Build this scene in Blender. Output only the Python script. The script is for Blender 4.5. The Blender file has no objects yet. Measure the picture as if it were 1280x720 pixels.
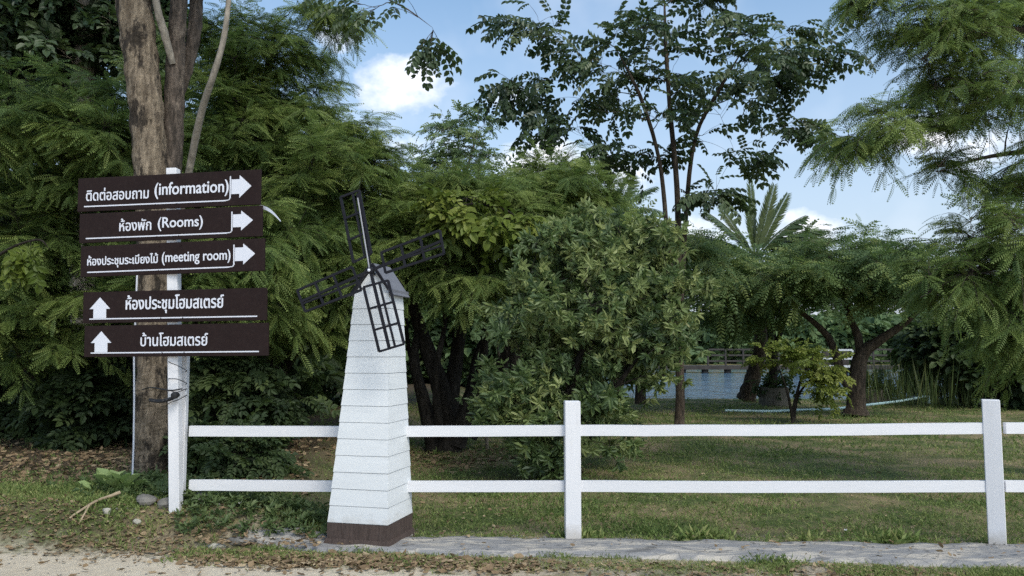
import bpy, math, random
import numpy as np
from mathutils import Vector, Matrix

# ------------------------------------------------------------------ camera, world, sun, exposure
S = bpy.context.scene
C = S.collection
F = 1000.0                       # focal length in photograph pixels (1280 wide)
CAM_Z = 1.55
PITCH = math.atan(80.0 / F)
cam = bpy.data.cameras.new('camera')
cam.sensor_width = 36.0
cam.lens = 36.0 * F / 1280.0
cam.clip_start = 0.05
cam.clip_end = 3000.0
co = bpy.data.objects.new('camera', cam)
C.objects.link(co)
co.location = (0, 0, CAM_Z)
co.rotation_euler = (math.pi / 2 + PITCH, 0, 0)
S.camera = co

SUN_EL, SUN_AZ = math.radians(48), math.radians(147)     # azimuth from +Y towards +X: behind the camera, to the right
sun = bpy.data.lights.new('sun', 'SUN')
sun.energy = 0.95
sun.angle = math.radians(18)
sun.color = (1.0, 0.95, 0.86)
so = bpy.data.objects.new('sun', sun)
C.objects.link(so)
sd = Vector((math.sin(SUN_AZ) * math.cos(SUN_EL), math.cos(SUN_AZ) * math.cos(SUN_EL), math.sin(SUN_EL)))
so.rotation_euler = sd.to_track_quat('Z', 'Y').to_euler()
so.location = sd * 60

SKY_STRENGTH = 0.15
S.view_settings.view_transform = 'Standard'
S.view_settings.look = 'None'
S.view_settings.gamma = 1.0
S.view_settings.use_curve_mapping = False
S.view_settings.exposure = 0.66
S.render.engine = 'CYCLES'
S.cycles.use_denoising = False
S.cycles.sample_clamp_indirect = 6.0
S.cycles.max_bounces = 8
S.cycles.transparent_max_bounces = 4

W = bpy.data.worlds.new('World')
S.world = W
W.use_nodes = True
wt = W.node_tree
wt.nodes.clear()


class NT:
    """tiny helper to write node trees"""
    def __init__(self, t):
        self.t = t
    def n(self, typ, **kw):
        x = self.t.nodes.new(typ)
        for k, v in kw.items():
            setattr(x, k, v)
        return x
    def put(self, sock, v):
        if isinstance(v, bpy.types.NodeSocket):
            self.t.links.new(v, sock)
        elif v is not None:
            sock.default_value = v
    def math(self, op, a, b=None, c=None, clamp=False):
        x = self.n('ShaderNodeMath', operation=op, use_clamp=clamp)
        self.put(x.inputs[0], a)
        if b is not None: self.put(x.inputs[1], b)
        if c is not None: self.put(x.inputs[2], c)
        return x.outputs[0]
    def mix(self, fac, a, b):
        x = self.n('ShaderNodeMix', data_type='RGBA')
        self.put(x.inputs[0], fac)
        self.put(x.inputs[6], a if isinstance(a, bpy.types.NodeSocket) else (*a, 1))
        self.put(x.inputs[7], b if isinstance(b, bpy.types.NodeSocket) else (*b, 1))
        return x.outputs[2]
    def noise(self, vec, scale, detail=4, rough=0.55, dist=0.0):
        x = self.n('ShaderNodeTexNoise')
        if vec is not None: self.put(x.inputs['Vector'], vec)
        x.inputs['Scale'].default_value = scale
        x.inputs['Detail'].default_value = detail
        x.inputs['Roughness'].default_value = rough
        x.inputs['Distortion'].default_value = dist
        return x.outputs[0]
    def ramp(self, v, lo, hi):
        x = self.n('ShaderNodeMapRange', clamp=True)
        self.put(x.inputs[0], v)
        x.inputs[1].default_value = lo
        x.inputs[2].default_value = hi
        return x.outputs[0]
    def scale(self, vec, s):
        x = self.n('ShaderNodeVectorMath', operation='MULTIPLY')
        self.put(x.inputs[0], vec)
        x.inputs[1].default_value = s
        return x.outputs[0]
    def sep(self, vec):
        x = self.n('ShaderNodeSeparateXYZ')
        self.put(x.inputs[0], vec)
        return x.outputs


w = NT(wt)
sky = w.n('ShaderNodeTexSky', sky_type='NISHITA')
sky.sun_disc = False
sky.sun_elevation = SUN_EL
sky.sun_rotation = SUN_AZ
sky.air_density = 1.0
sky.dust_density = 2.0
sky.ozone_density = 1.6
wdir = w.n('ShaderNodeTexCoord').outputs['Generated']
dx, dy, dz = w.sep(wdir)
ys = w.math('MAXIMUM', dy, 0.05)
cu, cv = w.math('DIVIDE', dx, ys), w.math('DIVIDE', dz, ys)
cn = w.noise(w.scale(wdir, (1, 1, 1.5)), 16.0, 7, 0.6)
cn2 = w.noise(wdir, 5.0, 4, 0.6)
mask = None
def pxdir(px, py):
    u, v = (px - 640) / F, (360 - py) / F
    c, s = math.cos(PITCH), math.sin(PITCH)
    yy = c - s * v
    return u / yy, (s + c * v) / yy
for px, py, rx, ry, k in ((502, 108, 74, 46, 1.1), (420, 45, 30, 24, .5), (672, 200, 66, 34, .95), (640, 122, 34, 16, .35), (735, 225, 80, 34, .7),
                          (1165, 165, 90, 34, .6), (1000, 288, 60, 28, .95), (880, 290, 90, 26, .55), (1240, 185, 70, 40, .6), (540, 190, 60, 25, .4)):
    u0, v0 = pxdir(px, py)
    a = w.math('DIVIDE', w.math('SUBTRACT', cu, u0), rx / F)
    b = w.math('DIVIDE', w.math('SUBTRACT', cv, v0), ry / F)
    r2 = w.math('ADD', w.math('MULTIPLY', a, a), w.math('MULTIPLY', b, b))
    m = w.math('MULTIPLY', w.math('SUBTRACT', 1.0, r2), k, clamp=False)
    m = w.math('MAXIMUM', m, -1.0)
    mask = m if mask is None else w.math('MAXIMUM', mask, m)
cl = w.math('ADD', mask, w.math('MULTIPLY', w.math('SUBTRACT', cn, 0.52), 2.4))
cl = w.ramp(cl, 0.02, 1.0)
cl = w.math('MULTIPLY', cl, w.ramp(dy, 0.1, 0.2))
cl = w.math('MULTIPLY', cl, 0.92)
thin = w.math('MULTIPLY', w.ramp(cn2, 0.5, 0.8), 0.25)
cl = w.math('MAXIMUM', cl, thin)
ccol = w.mix(w.ramp(cn, 0.35, 0.65), (4.6, 4.8, 5.35), (6.2, 6.15, 6.3))
tint = w.n('ShaderNodeVectorMath', operation='MULTIPLY')
w.put(tint.inputs[0], sky.outputs[0]); tint.inputs[1].default_value = (.95, 1.02, .97)
hz = w.math('MULTIPLY', w.math('SUBTRACT', 1.0, w.ramp(dz, .04, .42)), .8)
skyh = w.mix(hz, tint.outputs[0], (2.75, 3.0, 3.6))
skyc = w.mix(cl, skyh, ccol)
bg = w.n('ShaderNodeBackground')
w.put(bg.inputs[0], skyc)
bg.inputs[1].default_value = SKY_STRENGTH
w.put(w.n('ShaderNodeOutputWorld').inputs[0], bg.outputs[0])


def at(px, py, d):
    """point seen at a photograph pixel, at depth d metres from the camera along +Y"""
    u, v = pxdir(px, py)
    return np.array((u * d, d, CAM_Z + v * d))


# ------------------------------------------------------------------ mesh helpers
class MB:
    """collects quads from numpy arrays and links them as ONE mesh object"""
    def __init__(self):
        self.V, self.Q, self.T, self.n = [], [], [], 0
    def add(self, V, Q, tint=0.5):
        V = np.asarray(V, float).reshape(-1, 3)
        Q = np.asarray(Q, int).reshape(-1, 4)
        self.V.append(V); self.Q.append(Q + self.n); self.n += len(V)
        self.T.append(np.broadcast_to(np.asarray(tint, float), (len(Q),)).copy())
        return self
    def box(self, c, s, ax=None, tint=0.5, bev=0.0):
        """box at centre c, size s, axes ax (rows)"""
        c = np.asarray(c, float); h = np.asarray(s, float) / 2
        ax = np.eye(3) if ax is None else np.asarray(ax, float)
        if bev:
            # chamfered box: 24 vertices
            vs, qs = [], []
            corners = {}
            for sx in (-1, 1):
                for sy in (-1, 1):
                    for sz in (-1, 1):
                        for k in range(3):
                            p = np.array((sx, sy, sz)) * (h - bev)
                            p[k] = (sx, sy, sz)[k] * h[k]
                            corners[(sx, sy, sz, k)] = len(vs)
                            vs.append(p @ ax + c)
            for k in range(3):
                a, b = (k + 1) % 3, (k + 2) % 3
                for s_ in (-1, 1):
                    q = []
                    for t in ((-1, -1), (1, -1), (1, 1), (-1, 1)):
                        key = [0, 0, 0]; key[k] = s_; key[a] = t[0]; key[b] = t[1]
                        q.append(corners[(*key, k)])
                    qs.append(q if s_ > 0 else q[::-1])
            for k in range(3):          # edge chamfers along axis k
                a, b = (k + 1) % 3, (k + 2) % 3
                for sa in (-1, 1):
                    for sb in (-1, 1):
                        def key(sk, f):
                            kk = [0, 0, 0]; kk[k] = sk; kk[a] = sa; kk[b] = sb
                            return corners[(*kk, f)]
                        qs.append([key(-1, a), key(1, a), key(1, b), key(-1, b)])
            for sx in (-1, 1):
                for sy in (-1, 1):
                    for sz in (-1, 1):
                        t = [corners[(sx, sy, sz, k)] for k in range(3)]
                        qs.append([t[0], t[1], t[2], t[2]])
            Q = np.array(qs)
            Q[-8:, 3] = Q[-8:, 2]
            self._tris = True
            return self.add(vs, Q, tint)
        vs = np.array([(x, y, z) for z in (-1, 1) for y in (-1, 1) for x in (-1, 1)]) * h @ ax + c
        return self.add(vs, [(0, 2, 3, 1), (4, 5, 7, 6), (0, 1, 5, 4), (2, 6, 7, 3), (0, 4, 6, 2), (1, 3, 7, 5)], tint)
    def bar(self, a, b, wd, th, up=(0, 0, 1), tint=0.5, bev=0.0):
        """rectangular bar from a to b, th measured along 'up'"""
        a, b = np.asarray(a, float), np.asarray(b, float)
        x = b - a; L = np.linalg.norm(x); x = x / L
        z = np.asarray(up, float); z = z - x * z.dot(x); z /= np.linalg.norm(z)
        y = np.cross(z, x)
        return self.box((a + b) / 2, (L, wd, th), (x, y, z), tint, bev)
    def tube(self, P, R, sides=6, tint=0.5, rough=0.0, rng=None, caps=True):
        P = np.asarray(P, float); n = len(P)
        R = np.broadcast_to(np.asarray(R, float), (n,)).copy()
        T = np.gradient(P, axis=0); T /= np.maximum(np.linalg.norm(T, axis=1, keepdims=True), 1e-9)
        ref = np.array((0, 0, 1.0)) if abs(T[0][2]) < .8 else np.array((0, 1.0, 0))
        rings = []
        ang = np.linspace(0, 2 * math.pi, sides, endpoint=False)
        for i in range(n):
            u = ref - T[i] * ref.dot(T[i]); u /= np.linalg.norm(u); v = np.cross(T[i], u)
            ref = u
            rr = np.full(sides, R[i])
            if rough and rng is not None:
                rr = rr * (1 + rough * (np.sin(ang * 3 + i * .35 + 1) * .5 + np.sin(ang * 5 - i * .23) * .35 + rng.normal(0, .25, sides)))
            rings.append(P[i] + np.outer(np.cos(ang) * rr, u) + np.outer(np.sin(ang) * rr, v))
        V = np.concatenate(rings)
        i = np.arange(n - 1)[:, None] * sides; j = np.arange(sides)[None]; k = (np.arange(sides) + 1)[None] % sides
        Q = np.stack((i + j, i + k, i + sides + k, i + sides + j), -1).reshape(-1, 4)
        self.add(V, Q, tint)
        if caps:
            for r, base in ((0, 0), (n - 1, (n - 1) * sides)):
                # fan quads made from opposite edges
                fan = [(base, base + 2 * m + 1, base + 2 * m + 2, base + (2 * m + 3)) for m in range((sides - 2) // 2) if 2 * m + 3 < sides]
                if fan:
                    self.Q.append(np.array(fan) + self.n - len(V)); self.T.append(np.full(len(fan), .5))
        return self
    def scatter(self, tv, tq, P, X, Z, Sc, tint):
        """copies of a template (tv verts, tq quads) in frames: X along, Z up"""
        P, X, Z = (np.asarray(a, float) for a in (P, X, Z))
        N = len(P)
        if N == 0: return self
        X = X / np.maximum(np.linalg.norm(X, axis=1, keepdims=True), 1e-9)
        Y = np.cross(Z, X); Y /= np.maximum(np.linalg.norm(Y, axis=1, keepdims=True), 1e-9)
        Zn = np.cross(X, Y)
        Sc = np.broadcast_to(np.asarray(Sc, float), (N,))
        V = (P[:, None] + Sc[:, None, None] * (tv[None, :, 0:1] * X[:, None] + tv[None, :, 1:2] * Y[:, None] + tv[None, :, 2:3] * Zn[:, None]))
        Q = (np.arange(N)[:, None, None] * len(tv) + tq[None]).reshape(-1, 4)
        t = np.repeat(np.broadcast_to(np.asarray(tint, float), (N,)), len(tq))
        return self.add(V.reshape(-1, 3), Q, t)
    def build(self, name, mat, parent=None, origin=None, smooth=False, loc=None):
        """vertices are world points; origin (of the thing) is subtracted"""
        V = np.concatenate(self.V); Q = np.concatenate(self.Q); T = np.concatenate(self.T)
        o0 = np.zeros(3)
        if parent is not None:
            p = parent
            while p.parent: p = p.parent
            o0 = np.array(p.location)
        elif origin is not None:
            o0 = np.asarray(origin, float)
        V = V - o0
        me = bpy.data.meshes.new(name)
        tri = Q[:, 3] == Q[:, 2]
        cnt = np.where(tri, 3, 4)
        keep = np.ones(Q.shape, bool); keep[tri, 3] = False
        loops = Q[keep]
        start = np.concatenate(([0], np.cumsum(cnt)[:-1]))
        me.vertices.add(len(V)); me.vertices.foreach_set('co', V.astype(np.float32).ravel())
        me.loops.add(len(loops)); me.loops.foreach_set('vertex_index', loops.astype(np.int32))
        me.polygons.add(len(Q)); me.polygons.foreach_set('loop_start', start.astype(np.int32))
        me.polygons.foreach_set('loop_total', cnt.astype(np.int32))
        me.polygons.foreach_set('use_smooth', np.full(len(Q), bool(smooth)))
        me.update(calc_edges=True)
        a = me.attributes.new('tint', 'FLOAT', 'FACE')
        a.data.foreach_set('value', T.astype(np.float32))
        me.materials.append(mat)
        ob = bpy.data.objects.new(name, me)
        C.objects.link(ob)
        if parent is not None: ob.parent = parent
        elif origin is not None: ob.location = o0
        return ob


def tag(o, label=None, cat=None, group=None, kind=None):
    if label: o['label'] = label
    if cat: o['category'] = cat
    if group: o['group'] = group
    if kind: o['kind'] = kind
    return o


def thing(name, label, cat, loc, group=None):
    o = bpy.data.objects.new(name, None)
    C.objects.link(o)
    o.location = tuple(float(v) for v in loc)
    o.empty_display_size = .2
    return tag(o, label, cat, group)


# ------------------------------------------------------------------ materials
def new_mat(name):
    m = bpy.data.materials.new(name)
    m.use_nodes = True
    t = m.node_tree
    return m, NT(t), t.nodes['Principled BSDF']


def bump(n, h, b, strength=.4, dist=.01):
    x = n.n('ShaderNodeBump')
    x.inputs['Strength'].default_value = strength
    x.inputs['Distance'].default_value = dist
    n.put(x.inputs['Height'], h)
    n.put(b.inputs['Normal'], x.outputs[0])


def leaf_mat(name, dark, mid, light, rough=.5, trans=.3, spec=.35, k=1.0):
    dark, mid, light = (tuple(k * v for v in q) for q in (dark, mid, light))
    m, n, b = new_mat(name)
    at_ = n.n('ShaderNodeAttribute', attribute_name='tint')
    t = at_.outputs['Fac']
    c = n.mix(n.ramp(t, 0.0, 0.5), dark, mid)
    c = n.mix(n.ramp(t, 0.5, 1.0), c, light)
    n.put(b.inputs['Base Color'], c)
    b.inputs['Roughness'].default_value = rough
    b.inputs['Specular IOR Level'].default_value = spec
    tr = n.n('ShaderNodeBsdfTranslucent')
    n.put(tr.inputs[0], n.mix(.5, c, (.12, .19, .035)))
    mx = n.n('ShaderNodeMixShader')
    mx.inputs[0].default_value = trans
    n.put(mx.inputs[1], b.outputs[0]); n.put(mx.inputs[2], tr.outputs[0])
    out = next(x for x in m.node_tree.nodes if x.type == 'OUTPUT_MATERIAL')
    n.put(out.inputs[0], mx.outputs[0])
    return m


def bark_mat(name, a, bcol, c, scale=6.0, stretch=.18, lo=.42, hi=.6, strength=.8):
    m, n, b = new_mat(name)
    co_ = n.n('ShaderNodeTexCoord').outputs['Object']
    v = n.scale(co_, (1, 1, stretch))
    n1 = n.noise(v, scale * 3, 6, .65)
    n2 = n.noise(n.scale(co_, (1, 1, .45)), scale * .8, 5, .7)
    n3 = n.noise(v, scale * 9, 5, .7)
    col = n.mix(n.ramp(n1, .38, .66), bcol, a)
    col = n.mix(n.ramp(n2, lo, hi), col, c)
    col = n.mix(n.math('MULTIPLY', n.ramp(n3, .5, .7), .5), col, bcol)
    n.put(b.inputs['Base Color'], col)
    b.inputs['Roughness'].default_value = .9
    b.inputs['Specular IOR Level'].default_value = .15
    bump(n, n.math('ADD', n1, n.math('MULTIPLY', n3, .6)), b, strength, .05)
    return m


def plain_mat(name, col, rough=.6, var=.12, scale=8, bstr=.15, dirt=None, dirt_amt=.3, stretch=(1, 1, 1), spec=.4, metal=0.0):
    m, n, b = new_mat(name)
    co_ = n.scale(n.n('ShaderNodeTexCoord').outputs['Object'], stretch)
    n1 = n.noise(co_, scale, 6, .6)
    n2 = n.noise(co_, scale * 5, 4, .6)
    dk = tuple(x * (1 - var) for x in col); lt = tuple(min(1, x * (1 + var)) for x in col)
    c = n.mix(n.ramp(n1, .3, .7), dk, lt)
    if dirt:
        c = n.mix(n.math('MULTIPLY', n.ramp(n2, .5, .75), dirt_amt), c, dirt)
    n.put(b.inputs['Base Color'], c)
    b.inputs['Roughness'].default_value = rough
    b.inputs['Metallic'].default_value = metal
    b.inputs['Specular IOR Level'].default_value = spec
    if bstr: bump(n, n2, b, bstr, .004)
    return m


M = {}
def paint_mat(name, col, stretch, mud_z):
    """white paint with faint runs, scuffs and mud splashed near the ground"""
    m, n, b = new_mat(name)
    P = n.n('ShaderNodeNewGeometry').outputs['Position']
    a = n.noise(n.scale(P, stretch), 3.0, 6, .65)
    f = n.noise(n.scale(P, stretch), 22.0, 5, .7)
    s_ = n.noise(P, 60.0, 4, .75)
    c = n.mix(n.ramp(a, .35, .7), tuple(v * .93 for v in col), col)
    c = n.mix(n.math('MULTIPLY', n.ramp(f, .55, .75), .22), c, (.5, .49, .46))
    c = n.mix(n.math('MULTIPLY', n.ramp(s_, .66, .74), .5), c, (.36, .33, .29))
    z = n.sep(P)[2]
    h = n.math('ADD', z, n.math('MULTIPLY', n.math('SUBTRACT', n.noise(P, 14, 5, .7), .5), mud_z * 1.6))
    c = n.mix(n.math('MULTIPLY', n.ramp(h, mud_z, mud_z * .2), .55), c, (.38, .33, .26))
    n.put(b.inputs['Base Color'], c)
    n.put(b.inputs['Roughness'], n.math('ADD', .42, n.math('MULTIPLY', a, .3)))
    b.inputs['Specular IOR Level'].default_value = .3
    bump(n, n.math('ADD', f, s_), b, .25, .004)
    return m


M['white_paint'] = paint_mat('white_paint', (.76, .765, .80), (3, 3, .35), .17)
M['rail_paint'] = paint_mat('rail_white_paint', (.76, .765, .80), (.35, 3, 3), .05)
M['mill_board'] = paint_mat('mill_white_board', (.74, .77, .795), (.8, .8, 7), .26)
M['groove'] = plain_mat('board_gap', (.38, .4, .42), .8, .1)
M['plinth'] = plain_mat('plinth_brown_wood', (.075, .054, .047), .8, .35, 9, .6, (.2, .175, .16), .35, (8, 8, .7), spec=.2)
M['black_metal'] = plain_mat('black_painted_wood', (.012, .012, .017), .6, .2, 10, .1, (.05, .05, .06), .2, spec=.2)
M['grey_rod'] = plain_mat('bare_metal_rod', (.33, .34, .37), .4, .1, 20, .05)
M['roof_grey'] = plain_mat('roof_grey_board', (.15, .155, .18), .6, .1, 6, .2, (.24, .245, .265), .3)
M['sign_brown'] = plain_mat('sign_brown_panel', (.021, .0125, .012), .65, .12, 6, .08, (.055, .042, .038), .2, spec=.12)
M['vinyl'] = plain_mat('white_vinyl', (.72, .74, .82), .5, .02, 5, 0)
M['black_rubber'] = plain_mat('black_rubber', (.014, .014, .016), .5, .2, 20, .1)
M['pvc_blue'] = plain_mat('pale_blue_pvc', (.42, .6, .63), .4, .08, 4, .05, (.25, .3, .28), .3)
M['concrete'] = plain_mat('weathered_concrete', (.13, .12, .10), .9, .3, 5, .5, (.05, .055, .04), .5)
M['pier_wood'] = plain_mat('pier_timber', (.05, .044, .04), .85, .25, 3, .3)
M['pier_white'] = plain_mat('pier_white_rail', (.55, .56, .57), .5, .05, 3, .05)
M['bamboo'] = plain_mat('dry_pole', (.2, .17, .13), .8, .2, 6, .3, None, 0, (1, 1, .3))
M['rock'] = plain_mat('grey_rock', (.17, .16, .145), .9, .35, 8, .8, (.09, .09, .07), .5)
M['pale_rock'] = plain_mat('pale_rock', (.42, .4, .34), .9, .2, 9, .5, (.25, .23, .18), .4)
M['stick'] = plain_mat('dry_stick', (.36, .28, .19), .85, .25, 14, .4)
M['petal'] = plain_mat('white_petal', (.85, .85, .82), .6, .03, 9, 0)
M['dead_leaf'] = leaf_mat('dry_fallen_leaf', (.10, .07, .045), (.26, .18, .105), (.42, .33, .21), .8, .1, .2)

M['bark_tan'] = bark_mat('tan_peeling_bark', (.39, .315, .23), (.14, .11, .08), (.045, .037, .03), 7, .16, .5, .58, 1.0)
M['bark_dark'] = bark_mat('dark_rough_bark', (.17, .135, .11), (.05, .042, .035), (.26, .21, .165), 8, .25, .55, .68)
M['bark_brown'] = bark_mat('brown_bark', (.115, .088, .065), (.035, .028, .022), (.15, .125, .095), 6, .25, .55, .7)
M['bark_shade'] = bark_mat('dark_brown_bark', (.05, .042, .034), (.02, .017, .014), (.07, .06, .05), 7, .25, .55, .7)
M['bark_grey'] = bark_mat('grey_smooth_bark', (.36, .32, .27), (.18, .16, .13), (.25, .225, .19), 5, .4, .5, .65, .4)
M['bark_ochre'] = bark_mat('ochre_bark', (.24, .175, .105), (.11, .08, .05), (.17, .13, .08), 6, .3, .5, .65, .5)

M['feather'] = leaf_mat('feathery_green_leaf', (0.036, 0.062, 0.02), (0.085, 0.122, 0.034), (0.138, 0.17, 0.048), .55, 0.42, .3, k=2.1)
M['feather_cool'] = leaf_mat('feathery_cool_green_leaf', (0.036, 0.062, 0.026), (0.075, 0.115, 0.04), (0.135, 0.16, 0.05), .55, 0.42, .3, k=2.1)
M['broad_dark'] = leaf_mat('glossy_dark_leaf', (0.022, 0.042, 0.022), (0.052, 0.085, 0.04), (0.1, 0.135, 0.06), .42, 0.3, .45, k=1.15)
M['bush'] = leaf_mat('bush_leaf', (0.034, 0.055, 0.026), (0.085, 0.122, 0.046), (0.17, 0.195, 0.075), .45, 0.38, .45, k=1.95)
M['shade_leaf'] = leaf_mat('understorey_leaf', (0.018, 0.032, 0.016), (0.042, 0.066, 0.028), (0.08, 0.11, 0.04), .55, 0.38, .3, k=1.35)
M['lime'] = leaf_mat('young_lime_leaf', (.07, .105, .018), (.13, .17, .028), (.21, .235, .05), .5, .35, .35, k=1.2)
M['palm'] = leaf_mat('palm_leaf', (0.04, 0.065, 0.022), (0.085, 0.12, 0.036), (0.15, 0.17, 0.055), .42, 0.3, .45, k=1.0)
M['far'] = leaf_mat('far_leaf', (0.045, 0.07, 0.038), (0.08, 0.12, 0.055), (0.13, 0.16, 0.07), .6, 0.4, .2, k=2.1)
M['weed'] = leaf_mat('broad_weed_leaf', (.09, .15, .05), (.17, .25, .085), (.27, .34, .14), .5, .3, .35, k=1.25)
M['cover'] = leaf_mat('ground_cover_leaf', (0.035, 0.06, 0.024), (0.085, 0.125, 0.045), (0.15, 0.19, 0.075), .5, 0.3, .35, k=1.2)
M['grass'] = leaf_mat('grass_blade', (0.045, 0.075, 0.022), (0.105, 0.145, 0.042), (0.21, 0.21, 0.085), .6, 0.35, .25, k=1.75)
M['reed'] = leaf_mat('reed_blade', (.03, .052, .02), (.07, .105, .035), (.15, .16, .06), .5, .25, .3)

# ------------------------------------------------------------------ ground
def sstep(a, b, x):
    t = np.clip((x - a) / (b - a), 0, 1)
    return t * t * (3 - 2 * t)


def wob(x, y, k=1.0, s=0.0):
    return (np.sin(x * 1.7 * k + s) * np.cos(y * 1.3 * k + 2 * s) + .5 * np.sin(x * 3.9 * k + y * 2.7 * k + s) + .35 * np.sin(y * 6.1 * k - x * 4.3 * k + 3 * s)) / 1.85


def sand_edge(x):
    return 5.68 - .215 * np.minimum(x, .9)


def back_edge(x): return 6.76 - .058 * x
def front_edge(x): return 6.2 - .085 * x


def lake(x, y):
    e = np.minimum(np.minimum((y - 26.9 - .35 * wob(x, y, .8) + .04 * (x - 8)) / 1.6, (x - 2.5 - wob(x, y, .3)) / 2.5), (96 + 4 * wob(x, y, .05) - y) / 6)
    return sstep(0, 1, np.minimum(e, (110 - x) / 8))


def gz(x, y):
    x, y = np.asarray(x, float), np.asarray(y, float)
    z = .27 * sstep(-1.2, -2.6, x) * sstep(6.4, 7.0, y) + .02 * wob(x, y, .9) * sstep(7.0, 8.0, y)
    z = z + .012 * wob(x, y, 3.1, 1.0) * sstep(6.9, 7.4, y)
    z = z + .010 * wob(x, y, 2.3, 2.0)
    z = z - 1.6 * lake(x, y)
    z = z + 1.2 * sstep(97, 115, y)
    return z


xs = np.concatenate((np.linspace(-420, -26, 26)[:-1], np.linspace(-26, -6.5, 40)[:-1], np.arange(-6.5, 8, .1), np.linspace(8, 34, 80)[1:], np.linspace(34, 420, 30)[1:]))
yv = np.concatenate((np.linspace(-120, 3, 14)[:-1], np.arange(3, 10, .1), np.linspace(10, 34, 110)[1:], np.linspace(34, 120, 44)[1:], np.linspace(120, 900, 14)[1:]))
XX, YY = np.meshgrid(xs, yv)
g = MB()
nx = len(xs)
ii = (np.arange(len(yv) - 1)[:, None] * nx + np.arange(nx - 1)[None]).reshape(-1)
g.add(np.stack((XX, YY, gz(XX, YY)), -1).reshape(-1, 3), np.stack((ii, ii + 1, ii + nx + 1, ii + nx), -1))

m, n, b = new_mat('ground_sand_and_turf')
P = n.n('ShaderNodeTexCoord').outputs['Object']
px_, py_, pz_ = n.sep(P)
nA, nB, nC, nD = n.noise(P, 1.1, 5, .6), n.noise(P, 5.0, 6, .65), n.noise(P, 26.0, 6, .7), n.noise(P, 120.0, 4, .7)
sand = n.mix(n.ramp(nB, .3, .7), (.52, .44, .33), (.66, .58, .45))
sand = n.mix(n.math('MULTIPLY', n.ramp(nC, .5, .72), .55), sand, (.36, .31, .24))
sand = n.mix(n.math('MULTIPLY', n.ramp(nD, .55, .7), .5), sand, (.70, .635, .53))
dirt = n.mix(n.ramp(nC, .3, .7), (.10, .08, .055), (.22, .175, .12))
turf = n.mix(n.ramp(nB, .3, .7), (.05, .075, .024), (.10, .135, .04))
turf = n.mix(n.ramp(nA, .43, .6), turf, (.27, .215, .12))
turf = n.mix(n.math('MULTIPLY', n.ramp(n.noise(P, 2.6, 6, .7), .56, .66), .8), turf, (.20, .15, .095))
turf = n.mix(n.math('MULTIPLY', n.ramp(nC, .5, .7), .6), turf, dirt)
# how far a point lies behind the sandy edge of the road
edge = n.math('SUBTRACT', n.math('ADD', py_, n.math('MULTIPLY', n.math('MINIMUM', px_, .9), .215)), 5.68)
edge = n.math('ADD', edge, n.math('MULTIPLY', n.math('SUBTRACT', nB, .5), 1.1))
edge = n.math('ADD', edge, n.math('MULTIPLY', n.math('SUBTRACT', nC, .5), .5))
f1 = n.ramp(edge, -.12, .16)
behind = n.math('ADD', n.math('ADD', py_, n.math('MULTIPLY', px_, .058)), n.math('MULTIPLY', n.math('SUBTRACT', nB, .5), .5))
behind = n.math('ADD', behind, n.math('MULTIPLY', n.ramp(px_, -2.1, -2.9), .62))
f2 = n.ramp(behind, 6.66, 7.1)
mixd = n.mix(n.ramp(nB, .42, .6), n.mix(.55, dirt, sand), turf)
col = n.mix(f1, sand, mixd)
col = n.mix(f2, col, turf)
# bare leaf-covered soil under the trees on the left
bare = n.math('MULTIPLY', n.ramp(px_, -1.6, -2.8), n.math('MAXIMUM', n.math('MULTIPLY', n.ramp(nC, .42, .56), .8), n.ramp(n.math('ADD', py_, n.math('MULTIPLY', nB, 1.2)), 8.2, 9.3)))
bare = n.math('MULTIPLY', bare, f1)
col = n.mix(bare, col, n.mix(n.ramp(nC, .35, .65), (.05, .04, .028), (.11, .085, .055)))
n.put(b.inputs['Base Color'], col)
b.inputs['Roughness'].default_value = .95
b.inputs['Specular IOR Level'].default_value = .15
bump(n, n.math('ADD', n.math('MULTIPLY', nC, 1.0), n.math('MULTIPLY', nD, .4)), b, .6, .03)
tag(g.build('ground', m, smooth=True), kind='structure')

# worn cement strip under the fence
m, n, b = new_mat('worn_cement_strip')
P = n.n('ShaderNodeTexCoord').outputs['Object']
st = n.scale(P, (.55, 2.2, 1))
a1, a2, a3 = n.noise(st, 4.2, 6, .65, .6), n.noise(st, 11, 6, .7, .3), n.noise(P, 55, 5, .7)
col = n.mix(n.ramp(a2, .3, .7), (.20, .20, .205), (.32, .315, .31))
col = n.mix(n.ramp(a1, .48, .6), col, (.48, .44, .38))
col = n.mix(n.math('MULTIPLY', n.ramp(a2, .54, .62), .7), col, (.12, .12, .125))
vor = n.n('ShaderNodeTexVoronoi', feature='DISTANCE_TO_EDGE')
n.put(vor.inputs['Vector'], n.scale(P, (1.0, 2.0, 1))); vor.inputs['Scale'].default_value = 3.2
crack = n.ramp(vor.outputs[0], .0, .018)
col = n.mix(n.math('MULTIPLY', n.math('SUBTRACT', 1.0, crack), .55), col, (.07, .066, .06))
col = n.mix(n.math('MULTIPLY', n.ramp(a3, .55, .75), .5), col, (.40, .37, .31))
n.put(b.inputs['Base Color'], col)
b.inputs['Roughness'].default_value = .9
b.inputs['Specular IOR Level'].default_value = .2
bump(n, n.math('ADD', a2, n.math('MULTIPLY', a3, .5)), b, .5, .02)
rs = np.random.default_rng(5)
k = MB()
sx = np.arange(-2.9, 10, .05)
prof = np.linspace(0, 1, 11)
rows = []
fe = front_edge(sx) + .045 * wob(sx, sx * .7, 2.2) + rs.normal(0, .008, len(sx)) + .30 * sstep(-1.4, -2.6, sx)
be = back_edge(sx) + .03 * wob(sx, sx * .3, 3.0, 1) + rs.normal(0, .01, len(sx)) - .34 * sstep(-1.5, -2.6, sx)
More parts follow.
